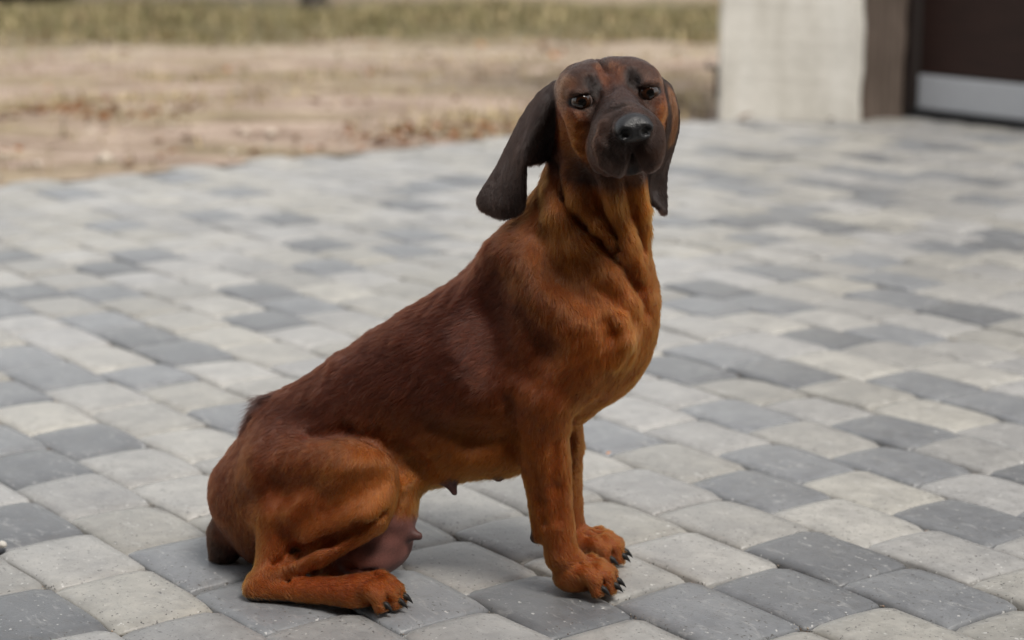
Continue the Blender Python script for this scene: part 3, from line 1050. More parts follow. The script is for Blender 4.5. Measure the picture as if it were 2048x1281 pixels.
fore(-1, P(1110, 800, -.062), P(1128, 890, -.058), P(1136, 1010, -.054), P(1142, 1066, -.054), CF, math.radians(-12), (54, 40, 29, 30))
# back of the near forearm, separated by a shallow groove, and the stopper pad
econe(P(1062, 860, .056), P(1082, 1050, .050), (px(22), 0.016), (px(14), 0.010), 0.018)
econe(P(1082, 1062, .060), P(1072, 1076, .060), px(14), px(12), 0.008)
# hollow between the legs and the elbow crease
# hind paws
for (gx, gy, ang, ww) in ((716, 1210, -17, 0.056), (650, 1160, 6, 0.050)):
    paw(ground_at(gx, gy), math.radians(ang), 0.064, ww, 0.042)

# ---- head (own axes: x to the nose, y to the dog's left, z up; origin between the eyes)
HO = P(1229, 192, 0.070)
to_cam = np.array([0, 0, CAM_H]) - HO
base_az = math.atan2(to_cam[1], to_cam[0])
az = base_az + math.radians(10.5); el = math.radians(-2.0)
hf = np.array([math.cos(az) * math.cos(el), math.sin(az) * math.cos(el), math.sin(el)])
hl = np.cross(UPV, hf); hl /= np.linalg.norm(hl)
hu = np.cross(hf, hl)
roll = math.radians(6.7)
hl, hu = hl * math.cos(roll) + hu * math.sin(roll), hu * math.cos(roll) - hl * math.sin(roll)
HAX = np.array([hf, hl, hu])
def HP(x, y, z): return HO + hf * x + hl * y + hu * z
def hell(c, r, k=0.012, op='u', rot=0.0, pitch=0.0):
    ax = HAX
    if pitch:
        a = ax[0] * math.cos(pitch) + ax[2] * math.sin(pitch); b = ax[2] * math.cos(pitch) - ax[0] * math.sin(pitch)
        ax = np.array([a, ax[1], b])
    if rot:
        a = ax[1] * math.cos(rot) + ax[2] * math.sin(rot); b = ax[2] * math.cos(rot) - ax[1] * math.sin(rot)
        ax = np.array([ax[0], a, b])
    ellip(HP(*c), ax, r, k, op)
def hcone(a, b, ra, rb, k=0.012, op='u'):
    econe(HP(*a), HP(*b), ra, rb, k, lat=hl, op=op)

hell((-0.062, 0, -0.006), (0.070, 0.052, 0.040), 0.02)                       # brain case
for s in (1, -1):
    hell((-0.044, 0.0245 * s, 0.006), (0.050, 0.0305, 0.027), 0.006)            # the two domes of the forehead
    hell((-0.012, 0.030 * s, 0.014), (0.016, 0.019, 0.010), 0.014)            # brow
    hell((-0.030, 0.0405 * s, -0.026), (0.046, 0.017, 0.040), 0.02)            # cheek
    hell((-0.006, 0.037 * s, -0.018), (0.020, 0.016, 0.014), 0.012)           # below the eye
    hcone((0.010, 0.016 * s, -0.030), (0.076, 0.018 * s, -0.034), (0.022, 0.018), (0.022, 0.016), 0.012)
    hell((0.054, 0.0235 * s, -0.047), (0.036, 0.0145, 0.029), 0.010, pitch=0.05)    # lips
    hell((0.030, 0.0300 * s, -0.055), (0.028, 0.0110, 0.020), 0.010, pitch=0.25)    # corner of the lips
    hell((0.077, 0.0168 * s, -0.046), (0.019, 0.0138, 0.028), 0.006)                 # front of the lips
hcone((-0.005, 0, -0.008), (0.082, 0, -0.015), (0.024, 0.022), (0.0165, 0.0165), 0.014)  # bridge
hcone((-0.040, 0, -0.058), (0.060, 0, -0.064), (0.020, 0.030), (0.013, 0.018), 0.008)    # lower jaw
hell((-0.034, 0, 0.034), (0.055, 0.0045, 0.016), 0.010, 's')                   # furrow of the forehead
hell((0.092, 0, -0.074), (0.024, 0.0085, 0.016), 0.008, 's')     # the gap between the hanging lips
hcone((0.104, 0, -0.040), (0.100, 0, -0.062), (0.0014, 0.0014), (0.0018, 0.0018), 0.004, 's')  # groove under the nose
# nose leather
hell((0.096, 0, -0.020), (0.0150, 0.0205, 0.0155), 0.004)
for s in (1, -1):
    hell((0.1035, 0.0095 * s, -0.0215), (0.010, 0.0105, 0.0105), 0.004)
    hell((0.1130, 0.0108 * s, -0.0235), (0.0095, 0.0062, 0.0062), 0.0025, 's', rot=-0.5 * s)
    hell((0.1060, 0.0185 * s, -0.0270), (0.008, 0.0060, 0.0020), 0.003, 's', rot=-0.5 * s)
# eye openings
EYES = []
for s in (1, -1):
    c = np.array([-0.0015, 0.0365 * s, -0.001])
    hell((0.003, 0.0365 * s, 0.0100), (0.0112, 0.0145, 0.0050), 0.006, rot=0.03 * s)        # upper lid
    hell((0.004, 0.0370 * s, -0.0095), (0.0105, 0.0145, 0.0045), 0.006, rot=0.10 * s)      # lower lid
    hell((0.010, 0.0362 * s, -0.0004), (0.0160, 0.0112, 0.0070), 0.0030, 's', rot=0.05 * s)
    EYES.append((HP(0.0014, 0.0365 * s, -0.0008), s))

# ---- skin folds, muscles and creases that follow the surface
carve([(1110, 335), (1128, 400), (1170, 455), (1225, 510), (1275, 570), (1294, 625)], 9, 13, 0.012)
carve([(1100, 380), (1112, 430), (1160, 490), (1215, 550), (1262, 610)], 10, 7, 0.018, 'u')
carve([(1130, 345), (1150, 400), (1195, 450), (1250, 505), (1285, 555)], 7, 8, 0.012, 'u')
carve([(1175, 355), (1205, 420), (1245, 490), (1280, 550)], 7, 11, 0.010)
carve([(1205, 355), (1228, 410), (1258, 480), (1282, 540)], 8, 8, 0.012, 'u')
carve([(1252, 362), (1270, 430), (1288, 500)], 7, 12, 0.009)
carve([(1280, 358), (1290, 420), (1297, 470)], 6, 6, 0.010, 'u')
carve([(1075, 470), (1110, 540), (1170, 600)], 8, 5, 0.024)
carve([(978, 570), (968, 640), (984, 720), (1006, 790)], 14, 3, 0.045)            # behind the shoulder
carve([(1040, 640), (1085, 700), (1060, 750)], 11, 7, 0.030)
carve([(1002, 765), (1018, 815), (1034, 870), (1042, 925)], 10, 22, 0.010)        # elbow against the ribs
carve([(1212, 640), (1226, 668), (1218, 705)], 10, 8, 0.014)
carve([(1245, 635), (1254, 680), (1232, 725)], 8, 6, 0.012, 'u')
carve([(1150, 835), (1144, 880), (1143, 940)], 7, 8, 0.012)                      # between the fore legs
carve([(1070, 930), (1080, 1000), (1088, 1045)], 6, 8, 0.010)
carve([(1112, 890), (1114, 980), (1118, 1040)], 8, 3, 0.014)
carve([(620, 872), (690, 866), (750, 880), (790, 910), (808, 950)], 10, 16, 0.014) # flank crease over the knee
carve([(490, 1005), (550, 985), (610, 975)], 9, 6, 0.030)
carve([(552, 1130), (600, 1108), (660, 1078), (720, 1050), (764, 1024)], 14, 30, 0.008)   # under the thigh
carve([(575, 1164), (630, 1144), (690, 1128), (745, 1140)], 7, 14, 0.006)
carve([(575, 1075), (610, 1040), (690, 1010)], 9, 5, 0.024)
carve([(640, 1010), (720, 985), (770, 960)], 12, 3, 0.030)
carve([(806, 890), (840, 930), (852, 955)], 10, 10, 0.018)
carve([(870, 860), (940, 880), (1010, 880)], 12, 5, 0.030)
# face: cheek crease, edge of the lip, folds under the eyes, furrow down to the stop
carve([(1184, 226), (1168, 262), (1165, 300), (1178, 330)], 6, 7, 0.010)
carve([(1208, 248), (1200, 290), (1202, 328)], 8, 8, 0.010, 'u')
carve([(1222, 285), (1228, 310), (1240, 328)], 4, 3, 0.006)
carve([(1212, 224), (1240, 214), (1272, 212)], 4, 3, 0.006)
carve([(1142, 212), (1164, 221), (1188, 212)], 4, 5, 0.006)
carve([(1278, 205), (1296, 206), (1310, 200)], 4, 4, 0.006)
carve([(1200, 135), (1208, 158), (1220, 182)], 7, 7, 0.012)
carve([(1182, 160), (1190, 175), (1196, 195)], 5, 5, 0.010)
carve([(1262, 150), (1266, 165), (1264, 182)], 5, 5, 0.010)
carve([(1125, 250), (1135, 300), (1160, 335)], 6, 4, 0.014)
carve_all()
# ---- ears: thick leaves of skin, given as rows of points from the root to the tip
EARS = []
def ear(patches, r, k=0.008):
    tris, al = [], []
    for rows in patches:
        t_, a_ = ear_patch(rows); tris += t_; al.append(a_)
    al = np.concatenate(al)
    q = dict(t='s', tris=tris, r=r, k=k, op='u', lo=al.min(0) - r - k - 0.006, hi=al.max(0) + r + k + 0.006)
    PR.append(q); EARS.append(q)
def ear_patch(rows):
    R_ = np.array([[P(*p) for p in row] for row in rows])
    # a finer lattice through the given points
    def dense(A, m):
        out = [A[0]]
        for i in range(len(A) - 1):
            p0 = A[max(i - 1, 0)]; p1 = A[i]; p2_ = A[i + 1]; p3_ = A[min(i + 2, len(A) - 1)]
            for s_ in range(1, m + 1):
                t = s_ / m
                out.append(0.5 * (2 * p1 + (p2_ - p0) * t + (2 * p0 - 5 * p1 + 4 * p2_ - p3_) * t * t + (3 * p1 - p0 - 3 * p2_ + p3_) * t ** 3))
        return np.array(out)
    R_ = dense(R_, 2)
    R_ = np.swapaxes(dense(np.swapaxes(R_, 0, 1), 2), 0, 1)
    tris = []
    for a, b in zip(R_[:-1], R_[1:]):
        for i in range(len(a) - 1):
            tris.append((a[i], a[i + 1], b[i])); tris.append((a[i + 1], b[i + 1], b[i]))
    return tris, R_.reshape(-1, 3)
# near ear: outer leaf, turned edge, short inner lobe
ear([[[(1112, 168, .000), (1114, 176, .022), (1116, 186, .032), (1118, 200, .036), (1120, 215, .034)],
     [(1080, 190, -.002), (1088, 198, .024), (1095, 208, .038), (1102, 222, .040), (1110, 235, .036)],
     [(1045, 240, -.006), (1060, 248, .028), (1072, 256, .046), (1086, 268, .040), (1100, 280, .028)],
     [(1020, 290, -.010), (1038, 296, .026), (1055, 298, .050), (1073, 306, .038), (1094, 308, .022)],
     [(1001, 328, -.012), (1025, 330, .024), (1050, 324, .052), (1064, 324, .040), (1086, 320, .028)]],
    [[(1001, 328, -.012), (1025, 330, .024), (1050, 324, .052)],
     [(982, 362, -.012), (1014, 364, .026), (1047, 362, .050)],
     [(964, 386, -.010), (1008, 390, .030), (1047, 390, .048)],
     [(958, 403, -.004), (1004, 408, .032), (1046, 406, .046)],
     [(964, 417, .002), (1004, 422, .032), (1043, 418, .044)],
     [(984, 428, .012), (1006, 432, .030), (1030, 427, .040)]]], 0.0032)
# far ear
ear([[[(1290, 160, .024), (1300, 152, .004), (1306, 158, -.020)],
     [(1312, 172, .036), (1329, 167, .004), (1336, 178, -.020)],
     [(1324, 215, .046), (1346, 208, .010), (1352, 222, -.018)],
     [(1326, 260, .048), (1347, 255, .010), (1352, 262, -.018)],
     [(1316, 300, .042), (1334, 302, .008), (1340, 306, -.016)],
     [(1300, 345, .030), (1316, 345, .004), (1330, 345, -.016)],
     [(1294, 378, .028), (1310, 380, .004), (1329, 382, -.012)],
     [(1304, 400, .024), (1316, 406, .004), (1329, 410, -.008)],
     [(1318, 415, .018), (1323, 420, .004), (1329, 424, -.004)]]], 0.0032)

# ---- polygonise (surface nets on a grid that is finer round the head and paws)
def axis(lo, hi, cuts):
    out = [lo]
    while out[-1] < hi:
        st = [s for (a, s) in cuts if out[-1] >= a][-1]
        out.append(out[-1] + st)
    return np.array(out)
GX = axis(-0.40, 0.27, [(-9, 0.0032), (0.0, 0.0018)])
GY = axis(1.99, 2.52, [(-9, 0.0024), (2.30, 0.0034)])
GZ = axis(-0.008, 0.66, [(-9, 0.0022), (0.06, 0.0030), (0.40, 0.0017)])
shape = (len(GX), len(GY), len(GZ))
D = np.full(shape, 0.08, np.float32)
for q in PR:
    i0, i1 = np.searchsorted(GX, [q['lo'][0], q['hi'][0]]); j0, j1 = np.searchsorted(GY, [q['lo'][1], q['hi'][1]]); k0_, k1_ = np.searchsorted(GZ, [q['lo'][2], q['hi'][2]])
    if i1 <= i0 or j1 <= j0 or k1_ <= k0_: continue
    XX, YY, ZZ = np.meshgrid(GX[i0:i1], GY[j0:j1], GZ[k0_:k1_], indexing='ij')
    p = np.stack([XX, YY, ZZ], -1)
    D[i0:i1, j0:j1, k0_:k1_] = combine(D[i0:i1, j0:j1, k0_:k1_], prim_d(q, p), q)

def surface_nets(D):
    S = D < 0
    nx, ny, nz = D.shape
    cnt = np.zeros((nx - 1, ny - 1, nz - 1), np.int8)
    for a in (0, 1):
        for b in (0, 1):
            for c in (0, 1):
                cnt += S[a:nx - 1 + a, b:ny - 1 + b, c:nz - 1 + c]
    act = (cnt > 0) & (cnt < 8)
    I, J, K = np.nonzero(act)
    acc = np.zeros((len(I), 3)); num = np.zeros(len(I))
    corners = [(a, b, c) for a in (0, 1) for b in (0, 1) for c in (0, 1)]
    val = {c: D[I + c[0], J + c[1], K + c[2]].astype(float) for c in corners}
    pos = {c: np.stack([GX[I + c[0]], GY[J + c[1]], GZ[K + c[2]]], 1) for c in corners}
    for c in corners:
        for ax_ in range(3):
            if c[ax_] == 0:
                e = list(c); e[ax_] = 1; e = tuple(e)
                m = (val[c] < 0) != (val[e] < 0)
                t = np.where(m, val[c] / np.where(m, val[c] - val[e], 1), 0)
                acc += np.where(m[:, None], pos[c] + (pos[e] - pos[c]) * t[:, None], 0); num += m
    verts = acc / num[:, None]
    vid = np.full(act.shape, -1, np.int64); vid[I, J, K] = np.arange(len(I))
    F = []
    for ax_ in range(3):
        sl0 = [slice(None)] * 3; sl1 = [slice(None)] * 3
        sl0[ax_] = slice(0, -1); sl1[ax_] = slice(1, None)
        ch = S[tuple(sl0)] != S[tuple(sl1)]
        o1, o2 = (ax_ + 1) % 3, (ax_ + 2) % 3
        E_ = np.array(np.nonzero(ch))
        ok = (E_[o1] > 0) & (E_[o2] > 0) & (E_[o1] < D.shape[o1] - 1) & (E_[o2] < D.shape[o2] - 1)
        E_ = E_[:, ok]
        def cell(d1, d2):
            e = E_.copy(); e[o1] += d1; e[o2] += d2
            return vid[e[0], e[1], e[2]]
        quad = np.stack([cell(-1, -1), cell(0, -1), cell(0, 0), cell(-1, 0)], 1)
        inside = S[E_[0], E_[1], E_[2]]
        F.append(np.where(inside[:, None], quad, quad[:, ::-1]))
    return verts, np.concatenate(F)
DV, DF = surface_nets(D)
del D
# keep the one connected body (drop any crumbs)
lab = np.arange(len(DV))
for _ in range(400):
    mn = lab[DF].min(1)
    new = lab.copy(); np.minimum.at(new, DF.ravel(), np.repeat(mn, 4))
    new = new[new]
    if (new == lab).all(): break
    lab = new
ids, cn = np.unique(lab, return_counts=True)
main = lab == ids[cn.argmax()]
print('dog verts', len(DV), 'crumbs', (~main).sum())
remap = np.cumsum(main) - 1
DF = remap[DF[main[DF[:, 0]]]]; DV = DV[main]
def vert_normals(V, F):
    fn = np.cross(V[F[:, 2]] - V[F[:, 0]], V[F[:, 3]] - V[F[:, 1]])
    N_ = np.zeros_like(V)
    for i in range(4): np.add.at(N_, F[:, i], fn)
    return N_ / (np.linalg.norm(N_, axis=1, keepdims=True) + 1e-12)
for _ in range(2):
    DV = DV - vert_normals(DV, DF) * np.clip(sdf(DV), -0.001, 0.001)[:, None]
# light smoothing to take out the grid's steps
def smooth_verts(V, F, it, w):
    n = len(V)
    for _ in range(it):
        acc = np.zeros_like(V); c = np.zeros(n)
        for a, b in ((0, 1), (1, 2), (2, 3), (3, 0)):
            np.add.at(acc, F[:, a], V[F[:, b]]); np.add.at(acc, F[:, b], V[F[:, a]])
            np.add.at(c, F[:, a], 1); np.add.at(c, F[:, b], 1)
        V = V * (1 - w) + acc / c[:, None] * w
    return V
DV = smooth_verts(DV, DF, 2, 0.5)
DN = vert_normals(DV, DF)
HL_ = (DV - HO) @ HAX.T
body_w = np.clip((np.linalg.norm(HL_, axis=1) - 0.13) / 0.06, 0, 1) * np.clip((DV[:, 2] - 0.05) / 0.05, 0, 1)
def wn3(p, f, seed):
    r = np.random.default_rng(seed); v = np.zeros(len(p))
    for _ in range(9):
        v += np.sin(p @ (r.normal(0, 1, 3) * f) + r.uniform(0, 6.28))
    return v / 3.0
DV = DV + DN * (body_w * (0.0008 * wn3(DV, 45, 1) + 0.0003 * wn3(DV, 140, 2)))[:, None]
DN = vert_normals(DV, DF)

# ---- coat colour: soft patches set at places on the body (mirrored to the far side where paired)
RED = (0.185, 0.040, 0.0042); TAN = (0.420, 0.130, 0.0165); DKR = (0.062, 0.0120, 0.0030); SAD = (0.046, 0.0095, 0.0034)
BLK = (0.0095, 0.0065, 0.0058); MSK = (0.027, 0.0155, 0.0120); PINK = (0.150, 0.058, 0.046); TEAT = (0.085, 0.036, 0.031)
CP = []   # position, reach, colour
def cpt(x, y, s, reach, c, mirror=True):
    CP.append((P(x, y, s), reach, c))
    if mirror and abs(s) > 0.02: CP.append((P(x, y, s) - SD * 2 * s, reach, c))
for a in [(560, 790, .04), (650, 730, .04), (750, 660, .04), (850, 590, .04), (950, 520, .04), (1030, 460, .03), (600, 830, .08), (760, 740, .085), (900, 640, .085), (1000, 570, .07), (860, 740, .09), (960, 680, .09), (720, 810, .085), (520, 850, .04)]:
    cpt(*a, 0.06, SAD)
for a in [(560, 900, .08), (470, 950, .03), (820, 830, .09), (930, 800, .09), (1050, 600, .08), (1060, 700, .085), (860, 890, .08), (990, 760, .09), (1150, 380, .05), (460, 1030, .03)]:  # the spot behind the shoulder paints in shade as well as dark hair
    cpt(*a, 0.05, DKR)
for a in [(600, 980, .11), (700, 940, .13), (640, 1040, .13), (550, 1020, .1), (1120, 690, .1), (1180, 620, .09), (1250, 600, .07), (1240, 700, .08), (1280, 660, .06), (1090, 800, .1), (1100, 900, .09), (1105, 1000, .085), (1110, 1080, .08), (1140, 880, -.05), (1150, 1000, -.05), (1160, 1060, -.05), (1000, 870, .05), (560, 1180, .13), (650, 1180, .15), (560, 1120, .12), (640, 1100, .13), (1180, 760, .07), (1160, 470, .07), (1210, 520, .08), (1250, 470, .07), (1160, 1170, .085), (740, 1190, .16), (1195, 1115, -.05)]:
    cpt(*a, 0.045, RED)
for a in [(760, 930, .13), (770, 980, .13), (1020, 900, .06), (930, 935, .05), (1240, 660, .09), (1120, 460, .07), (1150, 510, .08), (1250, 400, .07), (860, 940, .05), (1290, 380, .05)]:
    cpt(*a, 0.035, TAN)
cpt(432, 1075, .0, 0.03, (0.030, 0.011, 0.005), False); cpt(440, 1110, 0, 0.04, (0.018, 0.008, 0.005), False)
CPP = np.array([c[0] for c in CP]); CPR = np.array([c[1] for c in CP]); CPC = np.array([c[2] for c in CP])
def wnoise(p, f, seed):
    r = np.random.default_rng(seed); v = np.zeros(len(p))
    for _ in range(9):
        v += np.sin(p @ (r.normal(0, 1, 3) * f) + r.uniform(0, 6.28))
    return v / 3.0
def smooth01(x, a, b):
    t = np.clip((x - a) / (b - a), 0, 1); return t * t * (3 - 2 * t)
def head_uvw(p): return (p - HO) @ HAX.T

def segdist(p, a, b):
    e = b - a; t = np.clip((p - a) @ e / (e @ e), 0, 1)
    return np.linalg.norm(p - a - t[:, None] * e, axis=1)
EAR_SEGS_N = [(P(1090, 210, .02), P(1040, 300, .02)), (P(1040, 300, .02), P(1005, 410, .028)), (P(1085, 250, .04), P(1075, 320, .035))]
EAR_SEGS_F = [(P(1325, 180, .0), P(1342, 240, .0)), (P(1342, 240, .0), P(1330, 300, .0)), (P(1330, 300, .0), P(1318, 410, .005))]
def coat(p):
    """-> colour, hair length, bare-skin mask, head mask, ear mask"""
    d2 = ((p[:, None, :] - CPP[None]) ** 2).sum(-1)
    w = np.exp(-d2 / (2 * (CPR * 1.0)[None] ** 2)) + 1e-7 / (d2 + 1e-4)
    c = (w @ CPC) / w.sum(1, keepdims=True)
    h = head_uvw(p)
    hm = smooth01(-np.linalg.norm((h - np.array([-0.01, 0, -0.022])) / np.array([0.15, 0.105, 0.082]), axis=1), -1.08, -0.92)
    ear_d = np.minimum.reduce([prim_d(q, p) for q in EARS])
    em = smooth01(-ear_d, -0.0060, -0.0025)
    # face: dark mask on muzzle, round the eyes and over the skull, red-brown cheeks and brow
    hc = np.tile(np.array((0.036, 0.0145, 0.0082)), (len(p), 1))
    def patch(ctr, rad, colr, amt=1.0):
        q = np.linalg.norm((h - np.array(ctr)) / np.array(rad), axis=1) + 0.18 * wnoise(p, 90, 5)
        m = (smooth01(-q, -1.15, -0.55) * amt)[:, None]
        hc[:] = hc * (1 - m) + np.array(colr) * m
    for s in (1, -1):
        patch((-0.02, 0.052 * s, -0.036), (0.055, 0.030, 0.048), (0.135, 0.030, 0.0042), 1.0)
        patch((-0.005, 0.048 * s, -0.050), (0.045, 0.024, 0.036), (0.22, 0.060, 0.0085), 0.7)
        patch((-0.02, 0.055 * s, 0.010), (0.03, 0.020, 0.022), (0.13, 0.052, 0.022), 0.8)
    patch((-0.03, 0, 0.020), (0.045, 0.020, 0.018), (0.10, 0.030, 0.010), 0.85)
    patch((0.000, 0, 0.006), (0.022, 0.014, 0.02), (0.085, 0.026, 0.010), 0.6)
    patch((0.05, 0, -0.030), (0.075, 0.040, 0.036), MSK)
    patch((0.055, 0, -0.060), (0.055, 0.040, 0.032), MSK)
    for s in (1, -1):
        patch((0.002, 0.037 * s, -0.003), (0.03, 0.019, 0.014), MSK, 0.6)
        patch((-0.002, 0.022 * s, 0.012), (0.02, 0.012, 0.016), BLK, 0.9)
    patch((-0.070, 0, 0.045), (0.05, 0.07, 0.020), (0.026, 0.0135, 0.010), 0.8)
    patch((0.03, 0, -0.098), (0.06, 0.03, 0.016), (0.10, 0.035, 0.014), 0.8)
    c = c * (1 - hm[:, None]) + hc * hm[:, None]
    ec = np.tile(np.array((0.0120, 0.0062, 0.0046)), (len(p), 1))
    rim = smooth01(segdist(p, P(1342, 192, .016), P(1346, 265, .016)), 0.020, 0.008)[:, None]
    ec = ec * (1 - 0.7 * rim) + np.array((0.14, 0.042, 0.012)) * 0.7 * rim
    c = c * (1 - em[:, None]) + ec * em[:, None]
    tl = smooth01(-segdist(p, P(440, 1050, .0), P(444, 1112, .01)), -0.030, -0.020) * smooth01(p @ HX, P(490, 1090, 0) @ HX, P(462, 1090, 0) @ HX)
    c = c * (1 - tl[:, None]) + np.array((0.022, 0.0085, 0.0045)) * tl[:, None]
    # dark skin-fold hair on the throat is only shade in life; the coat itself keeps its red there
    ln = 0.0105 - 0.0062 * hm
    ln = ln * (1 - em) + 0.0054 * em
    low = smooth01(p[:, 2], 0.30, 0.06)
    ln = np.minimum(ln, 0.0105 - 0.0048 * low)
    # bare skin: udder, teats, nose, pads
    bare = np.zeros(len(p))
    ud = np.minimum.reduce([np.linalg.norm(((p - P(768, 1075, .05)) @ np.array([HX, SD, UPV]).T) / np.array([0.046, 0.060, 0.050]), axis=1),
                            np.linalg.norm(((p - P(725, 1118, .075)) @ np.array([HX, SD, UPV]).T) / np.array([0.034, 0.030, 0.022]), axis=1)])
    thigh = np.linalg.norm(((p - P(650, 1000, .115)) @ np.array([HX, SD, UPV]).T) / np.array([0.098, 0.040, 0.058]), axis=1)
    um = smooth01(-ud, -1.12, -0.88) * smooth01(thigh, 0.93, 1.06)
    m2 = um[:, None]
    c = c * (1 - m2) + np.array(PINK) * (1 + 0.25 * wnoise(p, 130, 3)[:, None]) * m2
    bare = np.maximum(bare, um)
    for (a, b, r) in ((P(818, 1068, .06), P(840, 1074, .062), .0105), (P(810, 1042, -.02), P(828, 1049, -.022), .010), (P(898, 968, .041), P(911, 990, .042), .0105), (P(993, 940, .026), P(998, 957, .027), .009)):
        m = smooth01(-segdist(p, a, b), -r * 1.25, -r * 0.85)
        c = c * (1 - m[:, None]) + np.array(TEAT) * m[:, None]; bare = np.maximum(bare, m)
    nz = smooth01(-np.linalg.norm((h - np.array([0.107, 0, -0.021])) / np.array([0.020, 0.0235, 0.0185]), axis=1), -1.06, -0.94) * smooth01(h[:, 0], 0.086, 0.092)
    c = c * (1 - nz[:, None]) + np.array((0.020, 0.0195, 0.0205)) * nz[:, None]
    ey = np.minimum.reduce([np.linalg.norm((h - np.array([0.002, 0.0365 * s, -0.001])) / np.array([0.013, 0.0152, 0.0098]), axis=1) for s in (1, -1)])
    em2 = smooth01(-ey, -1.06, -0.92)
    c = c * (1 - em2[:, None]) + np.array((0.008, 0.006, 0.006)) * em2[:, None]
    mo = smooth01(-np.linalg.norm((h - np.array([0.088, 0, -0.076])) / np.array([0.026, 0.010, 0.016]), axis=1), -1.1, -0.9)
    c = c * (1 - mo[:, None]) + np.array((0.007, 0.005, 0.005)) * mo[:, None]
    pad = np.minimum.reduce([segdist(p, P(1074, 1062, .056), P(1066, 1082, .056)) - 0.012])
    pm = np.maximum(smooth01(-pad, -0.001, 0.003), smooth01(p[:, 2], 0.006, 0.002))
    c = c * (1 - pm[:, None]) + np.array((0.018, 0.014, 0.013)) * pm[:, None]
    bare = np.maximum.reduce([bare, nz, em2, mo * 0.6, pm])
    return np.clip(c, 0.004, 0.8), ln, bare, np.maximum(hm, em), em, nz

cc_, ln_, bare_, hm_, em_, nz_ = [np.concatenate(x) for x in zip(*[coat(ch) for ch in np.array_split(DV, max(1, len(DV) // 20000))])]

def dog_material():
    t = NT('dog_skin')
    base = t.n('ShaderNodeVertexColor', layer_name='coat').outputs[0]
    nose = t.n('ShaderNodeAttribute', attribute_name='nose').outputs['Fac']
    bare = t.n('ShaderNodeAttribute', attribute_name='bare').outputs['Fac']
    p = t.coord('Object')
    f = t.noise(p, 700, 3, 0.6)
    vo = t.n('ShaderNodeTexVoronoi'); vo.inputs['Scale'].default_value = 620; t.l(p, vo.inputs['Vector'])
    c = t.mix(1.0, base, t.ramp(f, [(0.3, (0.75,) * 3), (0.7, (1.2,) * 3)]), 'MULTIPLY')
    ro = t.mix(bare, (0.75,) * 3, (0.52,) * 3); ro = t.mix(nose, ro, (0.36,) * 3)
    hh = t.mix(nose, f, vo.outputs['Distance'])
    t.bsdf(c, ro, t.bump(hh, 0.35, 0.0012), 0.4)
    return t.m
M_dog = dog_material()
DORG = np.array([-0.02, 2.25, 0.0])
me = mesh_np('dog', DV - DORG, DF)
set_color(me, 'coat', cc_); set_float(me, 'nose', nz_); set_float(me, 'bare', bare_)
dog = link('dog', me, M_dog, smooth=True)
dog.location = DORG
tag(dog, 'red-brown short-haired hound with dark hanging ears sitting on the paving', 'dog')

# ---- eyes
def eye_material():
    t = NT('dog_eye')
    p = t.coord('Object')
    sep = t.n('ShaderNodeSeparateXYZ'); t.l(p, sep.inputs[0])
    r = t.math('SQRT', t.math('ADD', t.math('POWER', sep.outputs[1], 2.0), t.math('POWER', sep.outputs[2], 2.0)))
    rn = t.math('DIVIDE', r, 0.0122)
    c = t.ramp(rn, [(0.0, (0.002, 0.002, 0.002)), (0.36, (0.002, 0.002, 0.002)), (0.40, (0.030, 0.011, 0.0045)), (0.70, (0.022, 0.008, 0.0035)), (0.76, (0.006, 0.004, 0.003)), (0.9, (0.16, 0.12, 0.11)), (1.0, (0.2, 0.12, 0.11))])
    t.bsdf(c, 0.03, None, 0.8)
    return t.m
M_eye = eye_material()
for c, s in EYES:
    bm = bmesh.new()
    bmesh.ops.create_uvsphere(bm, u_segments=32, v_segments=20, radius=0.0122)
    me = bpy.data.meshes.new('eye'); bm.to_mesh(me); bm.free()
    o = link('eye', me, M_eye, dog, smooth=True)
    gaze = hf * 0.97 + hl * (0.10 * s) + (np.array([0, 0, CAM_H]) - HO) / np.linalg.norm(HO) * 0.15
    gz = Vector(gaze).normalized()
    ly = (Vector(hl) - gz * gz.dot(Vector(hl))).normalized(); lz = gz.cross(ly)
    M = Matrix((gz, ly, lz)).transposed().to_4x4()
    M.translation = Vector(c - DORG)
    o.matrix_local = M

# ---- claws
M_claw = plain('claw_horn', (0.010, 0.0085, 0.008), 0.5, 0.3, 0, 0.3, 300)
for tip, f, w in FOOT:
    prof = [(0.0, 0.0, 1.0), (0.35, 0.10, 0.92), (0.65, 0.02, 0.68), (0.88, -0.20, 0.36), (1.0, -0.38, 0.06)]
    Lc = 0.0160
    l = np.array([-f[1], f[0], 0])
    V, F = [], []
    for (a, b, rr) in prof:
        ctr = tip + f * (a * Lc - 0.0055) + UPV * b * Lc
        for k in range(8):
            an = k / 8 * 6.283
            V.append(ctr + l * math.cos(an) * w * 0.50 * rr + UPV * math.sin(an) * w * 0.62 * rr - DORG)
    for i in range(len(prof) - 1):
        for k in range(8):
            F.append((i * 8 + k, i * 8 + (k + 1) % 8, i * 8 + 8 + (k + 1) % 8, i * 8 + 8 + k))
    V = np.array(V); V[:, 2] = np.maximum(V[:, 2], 0.0006)
    link('claw', mesh_np('claw', V, np.array(F)), M_claw, dog, smooth=True)

